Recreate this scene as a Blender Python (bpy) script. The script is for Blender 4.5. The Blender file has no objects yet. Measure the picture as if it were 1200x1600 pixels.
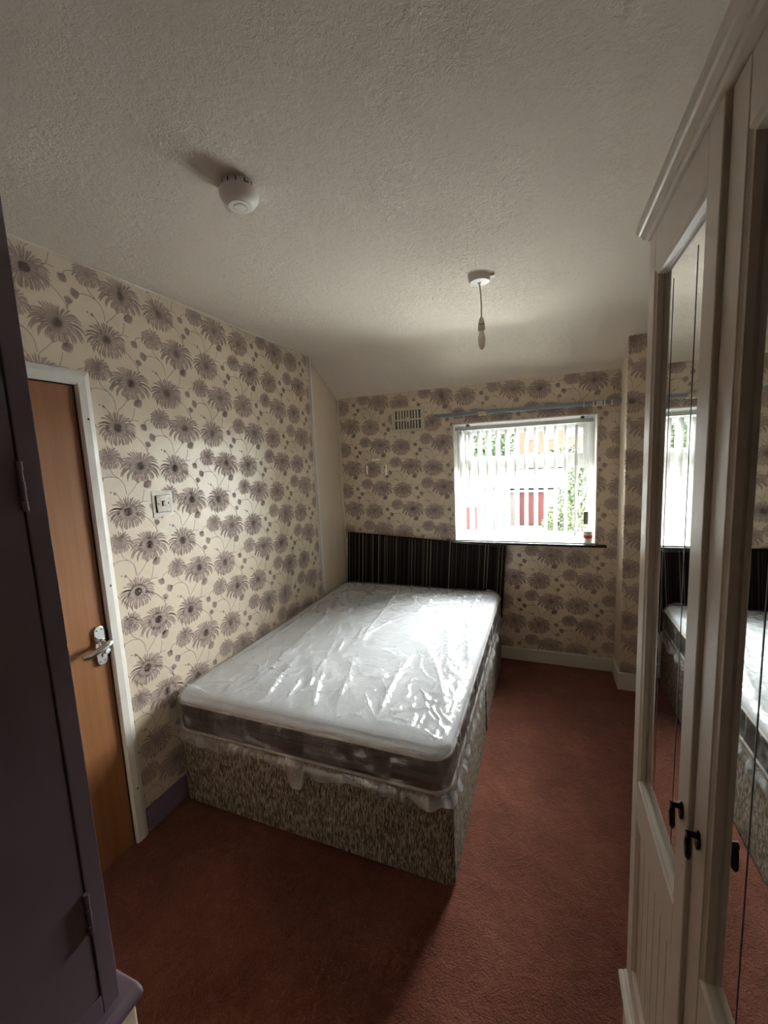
import bpy, bmesh, math, random
import numpy as np
from mathutils import Matrix, Vector

scene = bpy.context.scene
COL = scene.collection

# ------------------------------------------------------------------ camera
F_PX = 640.95
cam_d = bpy.data.cameras.new('camera')
cam = bpy.data.objects.new('camera', cam_d)
COL.objects.link(cam)
R_ = Vector((0.9316422, 0.3604711, -0.0458623))
U_ = Vector((-0.0026694, 0.1329973, 0.9911128))
W_ = Vector((-0.3633671, 0.9232401, -0.1248682))
m = Matrix.Identity(4)
for i in range(3):
    m[i][0], m[i][1], m[i][2] = R_[i], U_[i], -W_[i]
m.translation = Vector((1.6966, 0.0, 1.6451))
cam.matrix_world = m
cam_d.sensor_fit = 'HORIZONTAL'
cam_d.sensor_width = 36.0
cam_d.lens = F_PX / 1200.0 * 36.0
cam_d.clip_start = 0.01
cam_d.clip_end = 300
scene.camera = cam

# ------------------------------------------------------------------ world: even bright overcast sky
SKY = 10.5
world = bpy.data.worlds.new('overcast_sky')
scene.world = world
world.use_nodes = True
bg = world.node_tree.nodes['Background']
bg.inputs[0].default_value = (0.90, 0.96, 1.0, 1)
bg.inputs[1].default_value = SKY

# soft wide sun added to brighten the room, from beyond the houses at right
sun_d = bpy.data.lights.new('room_fill_sun', 'SUN')
sun_d.energy = 17.0
sun_d.angle = math.radians(60)
sun_d.color = (1.0, 0.985, 0.965)
sun = bpy.data.objects.new('room_fill_sun', sun_d)
COL.objects.link(sun)
sun.rotation_euler = Vector((-0.53, -0.76, -0.46)).to_track_quat('-Z', 'Y').to_euler()
sun.location = (8, 14, 9)

# daylight portal in the window opening (guides sampling of the sky, gives off no light of its own)
pl = bpy.data.lights.new('window_portal', 'AREA')
pl.shape = 'RECTANGLE'
pl.size, pl.size_y = 1.06, 0.96
pl.cycles.is_portal = True
po = bpy.data.objects.new('window_portal', pl)
COL.objects.link(po)
po.location = (1.533, 3.53, 1.43)
po.rotation_euler = (math.radians(-90), 0, 0)

vs = scene.view_settings
vs.view_transform = 'Standard'
vs.look = 'None'
vs.gamma = 1.0
vs.use_curve_mapping = False
vs.exposure = 2.0
scene.cycles.max_bounces = 12
scene.cycles.diffuse_bounces = 7
scene.cycles.glossy_bounces = 5
scene.cycles.transparent_max_bounces = 16
scene.cycles.caustics_reflective = False
scene.cycles.caustics_refractive = False
scene.cycles.sample_clamp_indirect = 8.0

# ------------------------------------------------------------------ dimensions (metres)
D = 3.298        # window wall
YB = -1.0       # wall behind the camera
XR = 2.55        # right wall
H, HL, YP = 2.466, 2.193, 2.858   # ceiling, low ceiling edge at window wall, start of slope
CX, CY = 2.187, 3.055             # chimney breast corner
WX0, WX1, WZ0, WZ1 = 1.016, 2.052, 0.958, 1.905   # window opening
DY0, DY1, DZ = 0.385, 1.098, 1.990  # door leaf
rnd = random.Random(7)

# ------------------------------------------------------------------ helpers
class MB:
    def __init__(self):
        self.v, self.f, self.mi = [], [], []
    def add(self, vs_, fs_, mi=0):
        b = len(self.v)
        self.v.extend([tuple(p) for p in vs_])
        self.f.extend([tuple(b + i for i in q) for q in fs_])
        self.mi.extend([mi] * len(fs_))
        return self
    def box(self, x0, x1, y0, y1, z0, z1, mi=0):
        v = [(x0,y0,z0),(x1,y0,z0),(x1,y1,z0),(x0,y1,z0),(x0,y0,z1),(x1,y0,z1),(x1,y1,z1),(x0,y1,z1)]
        return self.add(v, [(0,3,2,1),(4,5,6,7),(0,1,5,4),(1,2,6,5),(2,3,7,6),(3,0,4,7)], mi)
    def tube(self, pts, r, n=10, caps=True, mi=0):
        pts = [Vector(p) for p in pts]
        rs = r if isinstance(r, (list, tuple)) else [r] * len(pts)
        V, Fq = [], []
        prev = None
        for i, p in enumerate(pts):
            t = (pts[min(i+1, len(pts)-1)] - pts[max(i-1, 0)]).normalized()
            if prev is None:
                a = t.orthogonal().normalized()
            else:
                a = (prev - t * prev.dot(t)).normalized()
            prev = a
            b = t.cross(a)
            for k in range(n):
                an = 2*math.pi*k/n
                V.append(p + (a*math.cos(an) + b*math.sin(an))*rs[i])
        for i in range(len(pts)-1):
            for k in range(n):
                k2 = (k+1) % n
                Fq.append((i*n+k, i*n+k2, (i+1)*n+k2, (i+1)*n+k))
        if caps:
            Fq.append(tuple(reversed(range(n))))
            Fq.append(tuple((len(pts)-1)*n + k for k in range(n)))
        return self.add(V, Fq, mi)
    def lathe(self, prof, n=32, M=None, mi=0):
        # prof: (radius, height) pairs from one end to the other
        V, Fq = [], []
        for (r, z) in prof:
            for k in range(n):
                an = 2*math.pi*k/n
                p = Vector((r*math.cos(an), r*math.sin(an), z))
                V.append(M @ p if M else p)
        for i in range(len(prof)-1):
            for k in range(n):
                k2 = (k+1) % n
                Fq.append((i*n+k, i*n+k2, (i+1)*n+k2, (i+1)*n+k))
        Fq.append(tuple(reversed(range(n))))
        Fq.append(tuple((len(prof)-1)*n + k for k in range(n)))
        return self.add(V, Fq, mi)
    def prism(self, poly, a0, a1, fn, mi=0):
        # poly: 2D outline; fn(p, a) -> 3D
        n = len(poly)
        V = [fn(p, a0) for p in poly] + [fn(p, a1) for p in poly]
        Fq = [tuple(range(n)), tuple(reversed(range(n, 2*n)))]
        for k in range(n):
            k2 = (k+1) % n
            Fq.append((k, n+k, n+k2, k2))
        return self.add(V, Fq, mi)
    def build(self, name, mat, parent=None, smooth=False, bevel=0.0, seg=2, fix=True):
        me = bpy.data.meshes.new(name)
        me.from_pydata(self.v, [], self.f)
        mats = mat if isinstance(mat, (list, tuple)) else [mat]
        for mm in mats:
            me.materials.append(mm)
        if len(mats) > 1:
            me.polygons.foreach_set('material_index', self.mi)
        if fix:
            bm = bmesh.new(); bm.from_mesh(me)
            bmesh.ops.recalc_face_normals(bm, faces=bm.faces)
            bm.to_mesh(me); bm.free()
        o = bpy.data.objects.new(name, me)
        COL.objects.link(o)
        if parent is not None:
            o.parent = parent
        if bevel > 0:
            b = o.modifiers.new('bevel', 'BEVEL')
            b.width = bevel; b.segments = seg; b.limit_method = 'ANGLE'; b.angle_limit = math.radians(40)
        if smooth:
            me.polygons.foreach_set('use_smooth', [True]*len(me.polygons))
            if smooth == 'auto':
                bm = bmesh.new(); bm.from_mesh(me)
                for e in bm.edges:
                    if len(e.link_faces) == 2 and e.calc_face_angle(0) > math.radians(38):
                        e.smooth = False
                bm.to_mesh(me); bm.free()
        me.update()
        return o

def empty(name, loc=(0,0,0)):
    o = bpy.data.objects.new(name, None)
    o.empty_display_size = 0.05
    COL.objects.link(o)
    return o

def tag(o, label=None, cat=None, group=None, kind=None):
    if label: o['label'] = label
    if cat: o['category'] = cat
    if group: o['group'] = group
    if kind: o['kind'] = kind
    return o

def rebase(root, base):
    """put an Empty at the base of its thing, leaving the parts where they are"""
    base = Vector(base)
    root.location = base
    for c in root.children:
        c.location = c.location - base
    return root

# ------------------------------------------------------------------ materials
def newmat(name, col=(0.5,0.5,0.5), rough=0.5, metal=0.0, spec=0.5):
    mt = bpy.data.materials.new(name)
    mt.use_nodes = True
    nt = mt.node_tree
    b = nt.nodes['Principled BSDF']
    b.inputs['Base Color'].default_value = (*col, 1)
    b.inputs['Roughness'].default_value = rough
    b.inputs['Metallic'].default_value = metal
    b.inputs['Specular IOR Level'].default_value = spec
    return mt
def N(mt, typ, **kw):
    n = mt.node_tree.nodes.new(typ)
    for k, v in kw.items():
        setattr(n, k, v)
    return n
def L(mt, a, b):
    mt.node_tree.links.new(a, b)
def bsdf(mt): return mt.node_tree.nodes['Principled BSDF']
def coords(mt, scale=(1,1,1), kind='Object'):
    tc = N(mt, 'ShaderNodeTexCoord'); mp = N(mt, 'ShaderNodeMapping')
    mp.inputs['Scale'].default_value = scale
    L(mt, tc.outputs[kind], mp.inputs['Vector'])
    return mp.outputs[0]
def noise(mt, vec, scale, detail=3, rough=0.5, dist=0.0):
    n = N(mt, 'ShaderNodeTexNoise')
    n.inputs['Scale'].default_value = scale; n.inputs['Detail'].default_value = detail
    n.inputs['Roughness'].default_value = rough; n.inputs['Distortion'].default_value = dist
    L(mt, vec, n.inputs['Vector'])
    return n.outputs['Fac']
def ramp(mt, fac, stops):
    r = N(mt, 'ShaderNodeValToRGB')
    els = r.color_ramp.elements
    while len(els) < len(stops): els.new(0.5)
    for e, (p, c) in zip(els, stops):
        e.position = p
        e.color = (*c, 1) if len(c) == 3 else c
    L(mt, fac, r.inputs[0])
    return r.outputs[0]
def bump(mt, h, strength, dist):
    b = N(mt, 'ShaderNodeBump')
    b.inputs['Strength'].default_value = strength; b.inputs['Distance'].default_value = dist
    L(mt, h, b.inputs['Height'])
    L(mt, b.outputs[0], bsdf(mt).inputs['Normal'])
    return b
def math_(mt, op, a, b=None):
    n = N(mt, 'ShaderNodeMath', operation=op)
    for i, x in enumerate((a, b)):
        if x is None: continue
        if isinstance(x, (int, float)): n.inputs[i].default_value = x
        else: L(mt, x, n.inputs[i])
    return n.outputs[0]

M = {}
# wallpaper ground: cream with a satin sheen and a fine woven emboss
def wallpaper(name, c0, c1, rough):
    mt = newmat(name, c0, rough, 0.0, 0.65)
    v = coords(mt)
    f = noise(mt, v, 2.2, 3)
    L(mt, ramp(mt, f, [(0.3, c0), (0.7, c1)]), bsdf(mt).inputs['Base Color'])
    v2 = coords(mt, (260, 260, 40))
    n1 = noise(mt, v2, 1.0, 2)
    v3 = coords(mt, (1, 1, 1))
    n2 = noise(mt, v3, 14, 3)
    h = math_(mt, 'ADD', n1, math_(mt, 'MULTIPLY', n2, 1.4))
    bump(mt, h, 0.25, 0.0012)
    return mt
M['paper'] = wallpaper('wallpaper_cream', (0.67, 0.565, 0.435), (0.72, 0.615, 0.485), 0.37)
mt = newmat('wallpaper_print_mauve', (0.37, 0.29, 0.255), 0.6, 0.0, 0.2)
L(mt, ramp(mt, noise(mt, coords(mt), 40, 2), [(0.3, (0.375, 0.290, 0.255)), (0.7, (0.44, 0.345, 0.305))]), bsdf(mt).inputs['Base Color'])
M['print'] = mt
# textured white ceiling paper
mt = newmat('ceiling_textured_paint', (0.86, 0.775, 0.67), 0.8, 0.0, 0.25)
v = coords(mt)
n0 = noise(mt, v, 9, 2, 0.5, 0.6)
nA = noise(mt, v, 24, 8, 0.7, 0.5)
nB = noise(mt, v, 48, 7, 0.78, 0.25)
rid = math_(mt, 'ABSOLUTE', math_(mt, 'SUBTRACT', nA, 0.5))
rid = math_(mt, 'POWER', math_(mt, 'SUBTRACT', 1.0, math_(mt, 'MULTIPLY', rid, 5.0)), 3.0)
rid = math_(mt, 'MULTIPLY', math_(mt, 'MAXIMUM', rid, 0.0), n0)
h = math_(mt, 'ADD', math_(mt, 'MULTIPLY', rid, 0.9), math_(mt, 'MULTIPLY', nB, 2.6))
bump(mt, h, 0.9, 0.0045)
M['ceiling'] = mt
# carpet
mt = newmat('carpet_terracotta', (0.2, 0.07, 0.045), 0.95, 0.0, 0.1)
v = coords(mt)
f1 = noise(mt, v, 3.0, 5, 0.65, 0.4)
f2 = noise(mt, v, 160, 3, 0.7)
f3 = noise(mt, v, 24, 4, 0.7, 1.2)
f = math_(mt, 'ADD', math_(mt, 'MULTIPLY', f1, 0.45), math_(mt, 'ADD', math_(mt, 'MULTIPLY', f2, 0.3), math_(mt, 'MULTIPLY', f3, 0.25)))
L(mt, ramp(mt, f, [(0.34, (0.082, 0.021, 0.010)), (0.5, (0.165, 0.050, 0.028)), (0.66, (0.255, 0.090, 0.056))]), bsdf(mt).inputs['Base Color'])
bsdf(mt).inputs['Sheen Weight'].default_value = 0.15
bump(mt, math_(mt, 'ADD', f2, math_(mt, 'MULTIPLY', f3, 1.2)), 0.9, 0.008)
M['carpet'] = mt
def painted(name, col, rough=0.4, bs=0.12, sc=60):
    mt = newmat(name, col, rough)
    n = noise(mt, coords(mt), sc, 3)
    n2 = noise(mt, coords(mt), 6, 4)
    c1 = tuple(x*0.93 for x in col)
    L(mt, ramp(mt, n2, [(0.35, c1), (0.65, col)]), bsdf(mt).inputs['Base Color'])
    bump(mt, n, bs, 0.001)
    return mt
M['white_gloss'] = painted('white_gloss_paint', (0.74, 0.72, 0.67), 0.3)
M['cream_trim'] = painted('cream_trim_paint', (0.66, 0.61, 0.54), 0.4)
M['purple'] = painted('purple_gloss_paint', (0.190, 0.140, 0.175), 0.38, 0.25, 35)
M['purple_trim'] = painted('lilac_trim_paint', (0.22, 0.16, 0.24), 0.4)
M['plaster'] = painted('beige_wall_paint', (0.52, 0.45, 0.35), 0.7)
M['upvc'] = newmat('white_upvc', (0.86, 0.87, 0.87), 0.25)
# wooden flush door
mt = newmat('door_wood', (0.34, 0.16, 0.07), 0.5, 0, 0.35)
v = coords(mt, (30, 30, 1.2))
f = noise(mt, v, 1.0, 4, 0.55, 0.4)
L(mt, ramp(mt, f, [(0.25, (0.235, 0.095, 0.036)), (0.75, (0.32, 0.145, 0.06))]), bsdf(mt).inputs['Base Color'])
bump(mt, f, 0.05, 0.001)
M['door'] = mt
M['dark_gap'] = newmat('dark_stain_edge', (0.05, 0.022, 0.013), 0.6)
M['chrome'] = newmat('chrome', (0.82, 0.82, 0.82), 0.1, 1.0)
M['steel'] = newmat('brushed_steel', (0.24, 0.225, 0.21), 0.2, 1.0)
M['black'] = newmat('black_plastic', (0.012, 0.012, 0.012), 0.5)
M['bronze'] = newmat('dark_bronze', (0.045, 0.035, 0.03), 0.25, 1.0)
M['screw'] = newmat('screw_dark', (0.06, 0.05, 0.04), 0.4, 0.6)
# wardrobe
M['wardrobe'] = painted('wardrobe_cream_laminate', (0.60, 0.52, 0.43), 0.38, 0.05, 90)
M['mirror'] = newmat('mirror_silver', (0.84, 0.86, 0.84), 0.015, 1.0)
M['groove'] = newmat('mirror_cut_line', (0.10, 0.10, 0.09), 0.3, 0.2)
# plastics
M['white_plastic'] = newmat('white_plastic', (0.75, 0.72, 0.67), 0.4)
M['cream_plastic'] = newmat('cream_plastic', (0.62, 0.56, 0.44), 0.45)
M['grey_rail'] = newmat('blue_grey_rail', (0.33, 0.37, 0.42), 0.35)
M['blind_rail'] = newmat('blind_headrail_grey', (0.46, 0.47, 0.45), 0.4)
M['clear'] = newmat('clear_plastic', (0.80, 0.77, 0.70), 0.15)
M['bulb'] = newmat('bulb_opal_glass', (0.80, 0.74, 0.66), 0.3)
M['sill_edge'] = newmat('dark_sill_edge', (0.018, 0.015, 0.013), 0.45)
M['red_label'] = newmat('red_label', (0.55, 0.05, 0.04), 0.5)
M['tape'] = newmat('paper_tape', (0.90, 0.86, 0.78), 0.7)
# glass
def filmy(name, tint, gloss, rough):
    mt = bpy.data.materials.new(name); mt.use_nodes = True
    nt = mt.node_tree; nt.nodes.clear()
    out = nt.nodes.new('ShaderNodeOutputMaterial')
    tr = nt.nodes.new('ShaderNodeBsdfTransparent'); tr.inputs[0].default_value = (*tint, 1)
    gl = nt.nodes.new('ShaderNodeBsdfGlossy'); gl.inputs['Roughness'].default_value = rough
    # thin-sheet reflectance, the same from either side: f0 rising towards grazing angles
    lw = nt.nodes.new('ShaderNodeLayerWeight'); lw.inputs[0].default_value = 0.5
    pw = nt.nodes.new('ShaderNodeMath'); pw.operation = 'POWER'; pw.inputs[1].default_value = 4.0
    ma = nt.nodes.new('ShaderNodeMath'); ma.operation = 'MULTIPLY_ADD'; ma.inputs[1].default_value = 0.9 - gloss; ma.inputs[2].default_value = gloss
    nt.links.new(lw.outputs['Facing'], pw.inputs[0]); nt.links.new(pw.outputs[0], ma.inputs[0])
    mx = nt.nodes.new('ShaderNodeMixShader')
    nt.links.new(ma.outputs[0], mx.inputs[0]); nt.links.new(tr.outputs[0], mx.inputs[1]); nt.links.new(gl.outputs[0], mx.inputs[2])
    nt.links.new(mx.outputs[0], out.inputs[0])
    return mt, mx, gl, tr, out
M['glass'] = filmy('window_glass', (0.96, 0.98, 0.97), 0.04, 0.0)[0]
# polythene film: clear, shiny, slightly milky
mt, mx, gl, tr, out = filmy('polythene_film', (0.97, 0.97, 0.97), 0.13, 0.09)
nt = mt.node_tree
df = nt.nodes.new('ShaderNodeBsdfDiffuse'); df.inputs[0].default_value = (0.88, 0.89, 0.90, 1)
tl = nt.nodes.new('ShaderNodeBsdfTranslucent'); tl.inputs[0].default_value = (0.88, 0.89, 0.90, 1)
a0 = nt.nodes.new('ShaderNodeMixShader'); a0.inputs[0].default_value = 0.4
nt.links.new(df.outputs[0], a0.inputs[1]); nt.links.new(tl.outputs[0], a0.inputs[2])
a1 = nt.nodes.new('ShaderNodeMixShader')
at = nt.nodes.new('ShaderNodeAttribute'); at.attribute_name = 'fold'     # doubled film along folds is milkier
nt.links.new(at.outputs['Fac'], a1.inputs[0])
nt.links.new(mx.outputs[0], a1.inputs[1]); nt.links.new(a0.outputs[0], a1.inputs[2])
nt.links.new(a1.outputs[0], out.inputs[0])
tc = nt.nodes.new('ShaderNodeTexCoord')
nz = nt.nodes.new('ShaderNodeTexNoise'); nz.inputs['Scale'].default_value = 38; nz.inputs['Detail'].default_value = 3; nz.inputs['Distortion'].default_value = 1.5
nt.links.new(tc.outputs['Object'], nz.inputs['Vector'])
bp = nt.nodes.new('ShaderNodeBump'); bp.inputs['Strength'].default_value = 0.35; bp.inputs['Distance'].default_value = 0.006
nt.links.new(nz.outputs['Fac'], bp.inputs['Height'])
nt.links.new(bp.outputs[0], gl.inputs['Normal']); nt.links.new(bp.outputs[0], df.inputs['Normal'])
M['film'] = mt
# blind fabric: white, lets daylight through
mt = bpy.data.materials.new('blind_fabric'); mt.use_nodes = True
nt = mt.node_tree
b = nt.nodes['Principled BSDF']; b.inputs['Base Color'].default_value = (0.33, 0.325, 0.31, 1); b.inputs['Roughness'].default_value = 0.8
tl = nt.nodes.new('ShaderNodeBsdfTranslucent'); tl.inputs[0].default_value = (0.6, 0.56, 0.50, 1)
mx = nt.nodes.new('ShaderNodeMixShader'); mx.inputs[0].default_value = 0.08
nt.links.new(b.outputs[0], mx.inputs[1]); nt.links.new(tl.outputs[0], mx.inputs[2])
nt.links.new(mx.outputs[0], nt.nodes['Material Output'].inputs[0])
M['blind'] = mt
# divan chenille
mt = newmat('divan_chenille', (0.1, 0.08, 0.06), 0.9, 0, 0.2)
v = coords(mt, (270, 270, 44))
f = noise(mt, v, 1.0, 3, 0.65)
f2 = noise(mt, coords(mt, (140, 140, 26)), 1.0, 3, 0.6)
ff = math_(mt, 'ADD', math_(mt, 'MULTIPLY', f, 0.72), math_(mt, 'MULTIPLY', f2, 0.28))
L(mt, ramp(mt, ff, [(0.40, (0.040, 0.029, 0.021)), (0.50, (0.165, 0.128, 0.095)), (0.60, (0.42, 0.36, 0.29))]), bsdf(mt).inputs['Base Color'])
bump(mt, ff, 0.9, 0.004)
M['divan'] = mt
# headboard stripes (run up the headboard, varied along its width)
mt = newmat('headboard_stripe', (0.03, 0.02, 0.015), 0.8, 0, 0.12)
v = coords(mt, (1, 0, 0))
a = noise(mt, v, 75, 2, 0.7)
b2 = noise(mt, v, 19, 3, 0.8)
s1 = ramp(mt, a, [(0.0, (0.007, 0.0052, 0.0045)), (0.55, (0.009, 0.0065, 0.0055)), (0.60, (0.12, 0.09, 0.072)), (0.65, (0.46, 0.40, 0.34))])
s2 = ramp(mt, b2, [(0.0, (0.4, 0.36, 0.33)), (0.5, (1, 1, 1)), (0.56, (1.9, 1.75, 1.6)), (0.62, (0.8, 0.7, 0.62))])
mixn = N(mt, 'ShaderNodeMixRGB', blend_type='MULTIPLY'); mixn.inputs[0].default_value = 1.0
L(mt, s1, mixn.inputs[1]); L(mt, s2, mixn.inputs[2]); L(mt, mixn.outputs[0], bsdf(mt).inputs['Base Color'])
bump(mt, a, 0.5, 0.003)
M['headboard'] = mt
# mattress
mt = newmat('mattress_knit', (0.76, 0.75, 0.72), 0.85, 0, 0.2)
v = coords(mt, (1, 1, 1))
vo = N(mt, 'ShaderNodeTexVoronoi'); vo.inputs['Scale'].default_value = 95; vo.inputs['Randomness'].default_value = 0.15
L(mt, v, vo.inputs['Vector'])
L(mt, ramp(mt, vo.outputs['Distance'], [(0.1, (0.55, 0.57, 0.595)), (0.5, (0.64, 0.66, 0.685))]), bsdf(mt).inputs['Base Color'])
bump(mt, vo.outputs['Distance'], 0.4, 0.003)
M['mattress'] = mt
mt = newmat('mattress_border_brown', (0.05, 0.035, 0.028), 0.55, 0, 0.4)
v = coords(mt, (2, 2, 85))
f = noise(mt, v, 1.0, 2, 0.5)
L(mt, ramp(mt, f, [(0.35, (0.020, 0.014, 0.011)), (0.65, (0.075, 0.055, 0.045))]), bsdf(mt).inputs['Base Color'])
bump(mt, f, 0.6, 0.006)
M['border'] = mt
M['piping'] = newmat('mattress_tape_edge', (0.55, 0.50, 0.45), 0.7)
M['ink'] = newmat('mattress_print_ink', (0.22, 0.17, 0.13), 0.8)
# outside
def brick(name, c1, c2, mortar, sc):
    mt = newmat(name, c1, 0.9)
    bt = N(mt, 'ShaderNodeTexBrick')
    bt.inputs['Color1'].default_value = (*c1, 1); bt.inputs['Color2'].default_value = (*c2, 1); bt.inputs['Mortar'].default_value = (*mortar, 1)
    bt.inputs['Scale'].default_value = sc
    tc = N(mt, 'ShaderNodeTexCoord'); sep = N(mt, 'ShaderNodeSeparateXYZ'); cmb = N(mt, 'ShaderNodeCombineXYZ')
    L(mt, tc.outputs['Object'], sep.inputs[0]); L(mt, sep.outputs[0], cmb.inputs[0]); L(mt, sep.outputs[2], cmb.inputs[1])
    L(mt, cmb.outputs[0], bt.inputs['Vector'])
    L(mt, bt.outputs['Color'], bsdf(mt).inputs['Base Color'])
    return mt
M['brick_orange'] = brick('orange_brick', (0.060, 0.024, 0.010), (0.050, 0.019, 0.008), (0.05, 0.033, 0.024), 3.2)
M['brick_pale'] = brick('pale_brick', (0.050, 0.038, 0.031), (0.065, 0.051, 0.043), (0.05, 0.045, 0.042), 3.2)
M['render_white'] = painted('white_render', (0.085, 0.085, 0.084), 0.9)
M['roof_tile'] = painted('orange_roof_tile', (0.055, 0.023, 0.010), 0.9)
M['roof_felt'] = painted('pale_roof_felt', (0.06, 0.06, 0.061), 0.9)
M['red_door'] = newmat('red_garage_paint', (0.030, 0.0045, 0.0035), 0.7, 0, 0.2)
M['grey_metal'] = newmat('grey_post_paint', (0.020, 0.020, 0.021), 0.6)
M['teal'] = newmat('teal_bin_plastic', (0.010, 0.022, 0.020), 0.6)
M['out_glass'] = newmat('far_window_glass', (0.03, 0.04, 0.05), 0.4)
def leafy(name, c0, c1):
    mt = newmat(name, c0, 0.7)
    f = noise(mt, coords(mt), 3.0, 4, 0.7)
    L(mt, ramp(mt, f, [(0.35, c0), (0.65, c1)]), bsdf(mt).inputs['Base Color'])
    return mt
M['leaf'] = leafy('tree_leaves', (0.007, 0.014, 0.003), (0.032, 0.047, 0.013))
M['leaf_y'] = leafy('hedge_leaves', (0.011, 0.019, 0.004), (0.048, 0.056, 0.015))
M['bark'] = newmat('bark', (0.08, 0.06, 0.045), 0.9)
mt = newmat('yard_concrete', (0.34, 0.33, 0.31), 0.95)
L(mt, ramp(mt, noise(mt, coords(mt), 0.8, 5), [(0.3, (0.53, 0.52, 0.49)), (0.7, (0.63, 0.62, 0.59))]), bsdf(mt).inputs['Base Color'])
M['ground'] = mt

# ================================================================== SETTING
# floor
o = MB().box(-0.1, XR+0.1, YB-0.1, D+0.25, -0.12, 0.0).build('floor', M['carpet'])
tag(o, kind='structure')
# ceiling: flat, then a soft bend into the slope down to the window wall
prof = [(YB-0.1, H)]
for t in np.linspace(0, 1, 9):
    # quadratic bend around (YP, H)
    p0 = Vector((YP-0.10, H)); p1 = Vector((YP, H)); dirv = Vector((D-YP, HL-H)).normalized(); p2 = p1 + dirv*0.10
    q = p0*(1-t)**2 + p1*2*t*(1-t) + p2*t*t
    prof.append((q.x, q.y))
sl = (HL-H)/(D-YP)
prof += [(D, HL), (D+0.25, HL+sl*0.25)]
top = [(D+0.25, H+0.15), (YB-0.1, H+0.15)]
c = MB().prism(prof+top, -0.1, XR+0.1, lambda p, a: (a, p[0], p[1])).build('ceiling', M['ceiling'])
tag(c, kind='structure')
def ceil_z(y):
    return H if y <= YP else H + sl*(y-YP)

# left wall with door opening
wl = MB()
wl.box(-0.1, 0, YB-0.1, DY0-0.005, 0, H)
wl.box(-0.1, 0, DY0-0.005, DY1+0.006, DZ+0.006, H)
pf = [(DY1+0.006, 0), (D+0.2, 0), (D+0.2, HL+sl*0.2), (D, HL), (YP, H), (DY1+0.006, H)]
wl.prism(pf, -0.1, 0, lambda p, a: (a, p[0], p[1]))
wall_left = tag(wl.build('wall_left', M['paper']), kind='structure')
# window wall with opening
wf = MB()
YO = D + 0.24
wf.box(-0.1, WX0, D, YO, 0, HL); wf.box(WX1, XR+0.1, D, YO, 0, HL)
wf.box(WX0, WX1, D, YO, 0, WZ0); wf.box(WX0, WX1, D, YO, WZ1, HL)
wall_far = tag(wf.build('wall_far', M['paper']), kind='structure')
# chimney breast
wb = MB()
pf = [(CY, 0), (D, 0), (D, HL), (CY, ceil_z(CY))]
wb.prism(pf, CX, XR, lambda p, a: (a, p[0], p[1]))
wall_breast = tag(wb.build('wall_chimney_breast', M['paper'], bevel=0.006), kind='structure')
# right wall, wall behind the camera
pf = [(YB-0.1, 0), (D+0.2, 0), (D+0.2, HL+sl*0.2), (D, HL), (YP, H), (YB-0.1, H)]
wall_right = tag(MB().prism(pf, XR, XR+0.1, lambda p, a: (a, p[0], p[1])).build('wall_right', M['paper']), kind='structure')
wall_rear = tag(MB().box(0, XR, YB-0.1, YB, 0, H).build('wall_rear', M['plaster']), kind='structure')

# ------------------------------------------------------------------ wallpaper print: chrysanthemums on stems
def petal(V, Fq, cx, cy, ang, r0, r1, w, bend, seg=6):
    # curved strip: thin at the heart, full near a rounded tip
    b = len(V)
    for i in range(seg+1):
        t = i/seg
        r = r0 + (r1-r0)*t
        a = ang + bend*t*t
        x, y = cx + r*math.cos(a), cy + r*math.sin(a)
        ww = w*(0.35 + 0.65*t) * (1.0 if t < 0.8 else (0.86 if t < 0.95 else 0.25))
        nx, ny = -math.sin(a+bend*t*0.6), math.cos(a+bend*t*0.6)
        V.append((x+nx*ww*0.5, y+ny*ww*0.5)); V.append((x-nx*ww*0.5, y-ny*ww*0.5))
    for i in range(seg):
        Fq.append((b+2*i, b+2*i+1, b+2*i+3, b+2*i+2))
def flower(V, Fq, cx, cy, wx, wy, n, rg, lift=0.0):
    hx, hy = wx/2, wy/2
    for k in range(n):
        a = 2*math.pi*(k+0.5)/n - math.pi/2
        aa = a + rg.uniform(-0.05, 0.05)
        R = 1.0/math.sqrt((math.cos(aa)/hx)**2 + (math.sin(aa)/hy)**2) * rg.uniform(0.88, 1.06)
        # side petals droop
        droop = -0.32*math.cos(aa)*(1 if math.sin(aa) < 0.75 else 0.4)
        petal(V, Fq, cx, cy+lift, aa-droop*0.15, R*0.44, R, 2*math.pi*R*0.78/n, droop)
    n2 = int(n*0.62)
    for k in range(n2):
        a = 2*math.pi*k/n2 + 0.2
        R = 1.0/math.sqrt((math.cos(a)/hx)**2 + (math.sin(a)/hy)**2) * 0.60
        petal(V, Fq, cx, cy+lift+hy*0.05, a, R*0.22, R*rg.uniform(0.85, 1.1), 2*math.pi*R*0.70/n2, -0.25*math.cos(a), 4)
    n3 = max(5, int(n*0.25))
    for k in range(n3):
        a = 2*math.pi*k/n3
        petal(V, Fq, cx, cy+lift+hy*0.05, a, 0.0005, hy*0.28, hy*0.16, 0.3, 3)
def bud(V, Fq, cx, cy, r, ang, n=7):
    bx_, by_ = cx - math.cos(ang)*r, cy - math.sin(ang)*r
    for k in range(n):
        a = ang + (k-(n-1)/2)*0.26
        petal(V, Fq, bx_, by_, a, r*0.15, r*2.0*(1-0.06*abs(k-(n-1)/2)), r*0.42, (k-(n-1)/2)*-0.05, 4)
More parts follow.
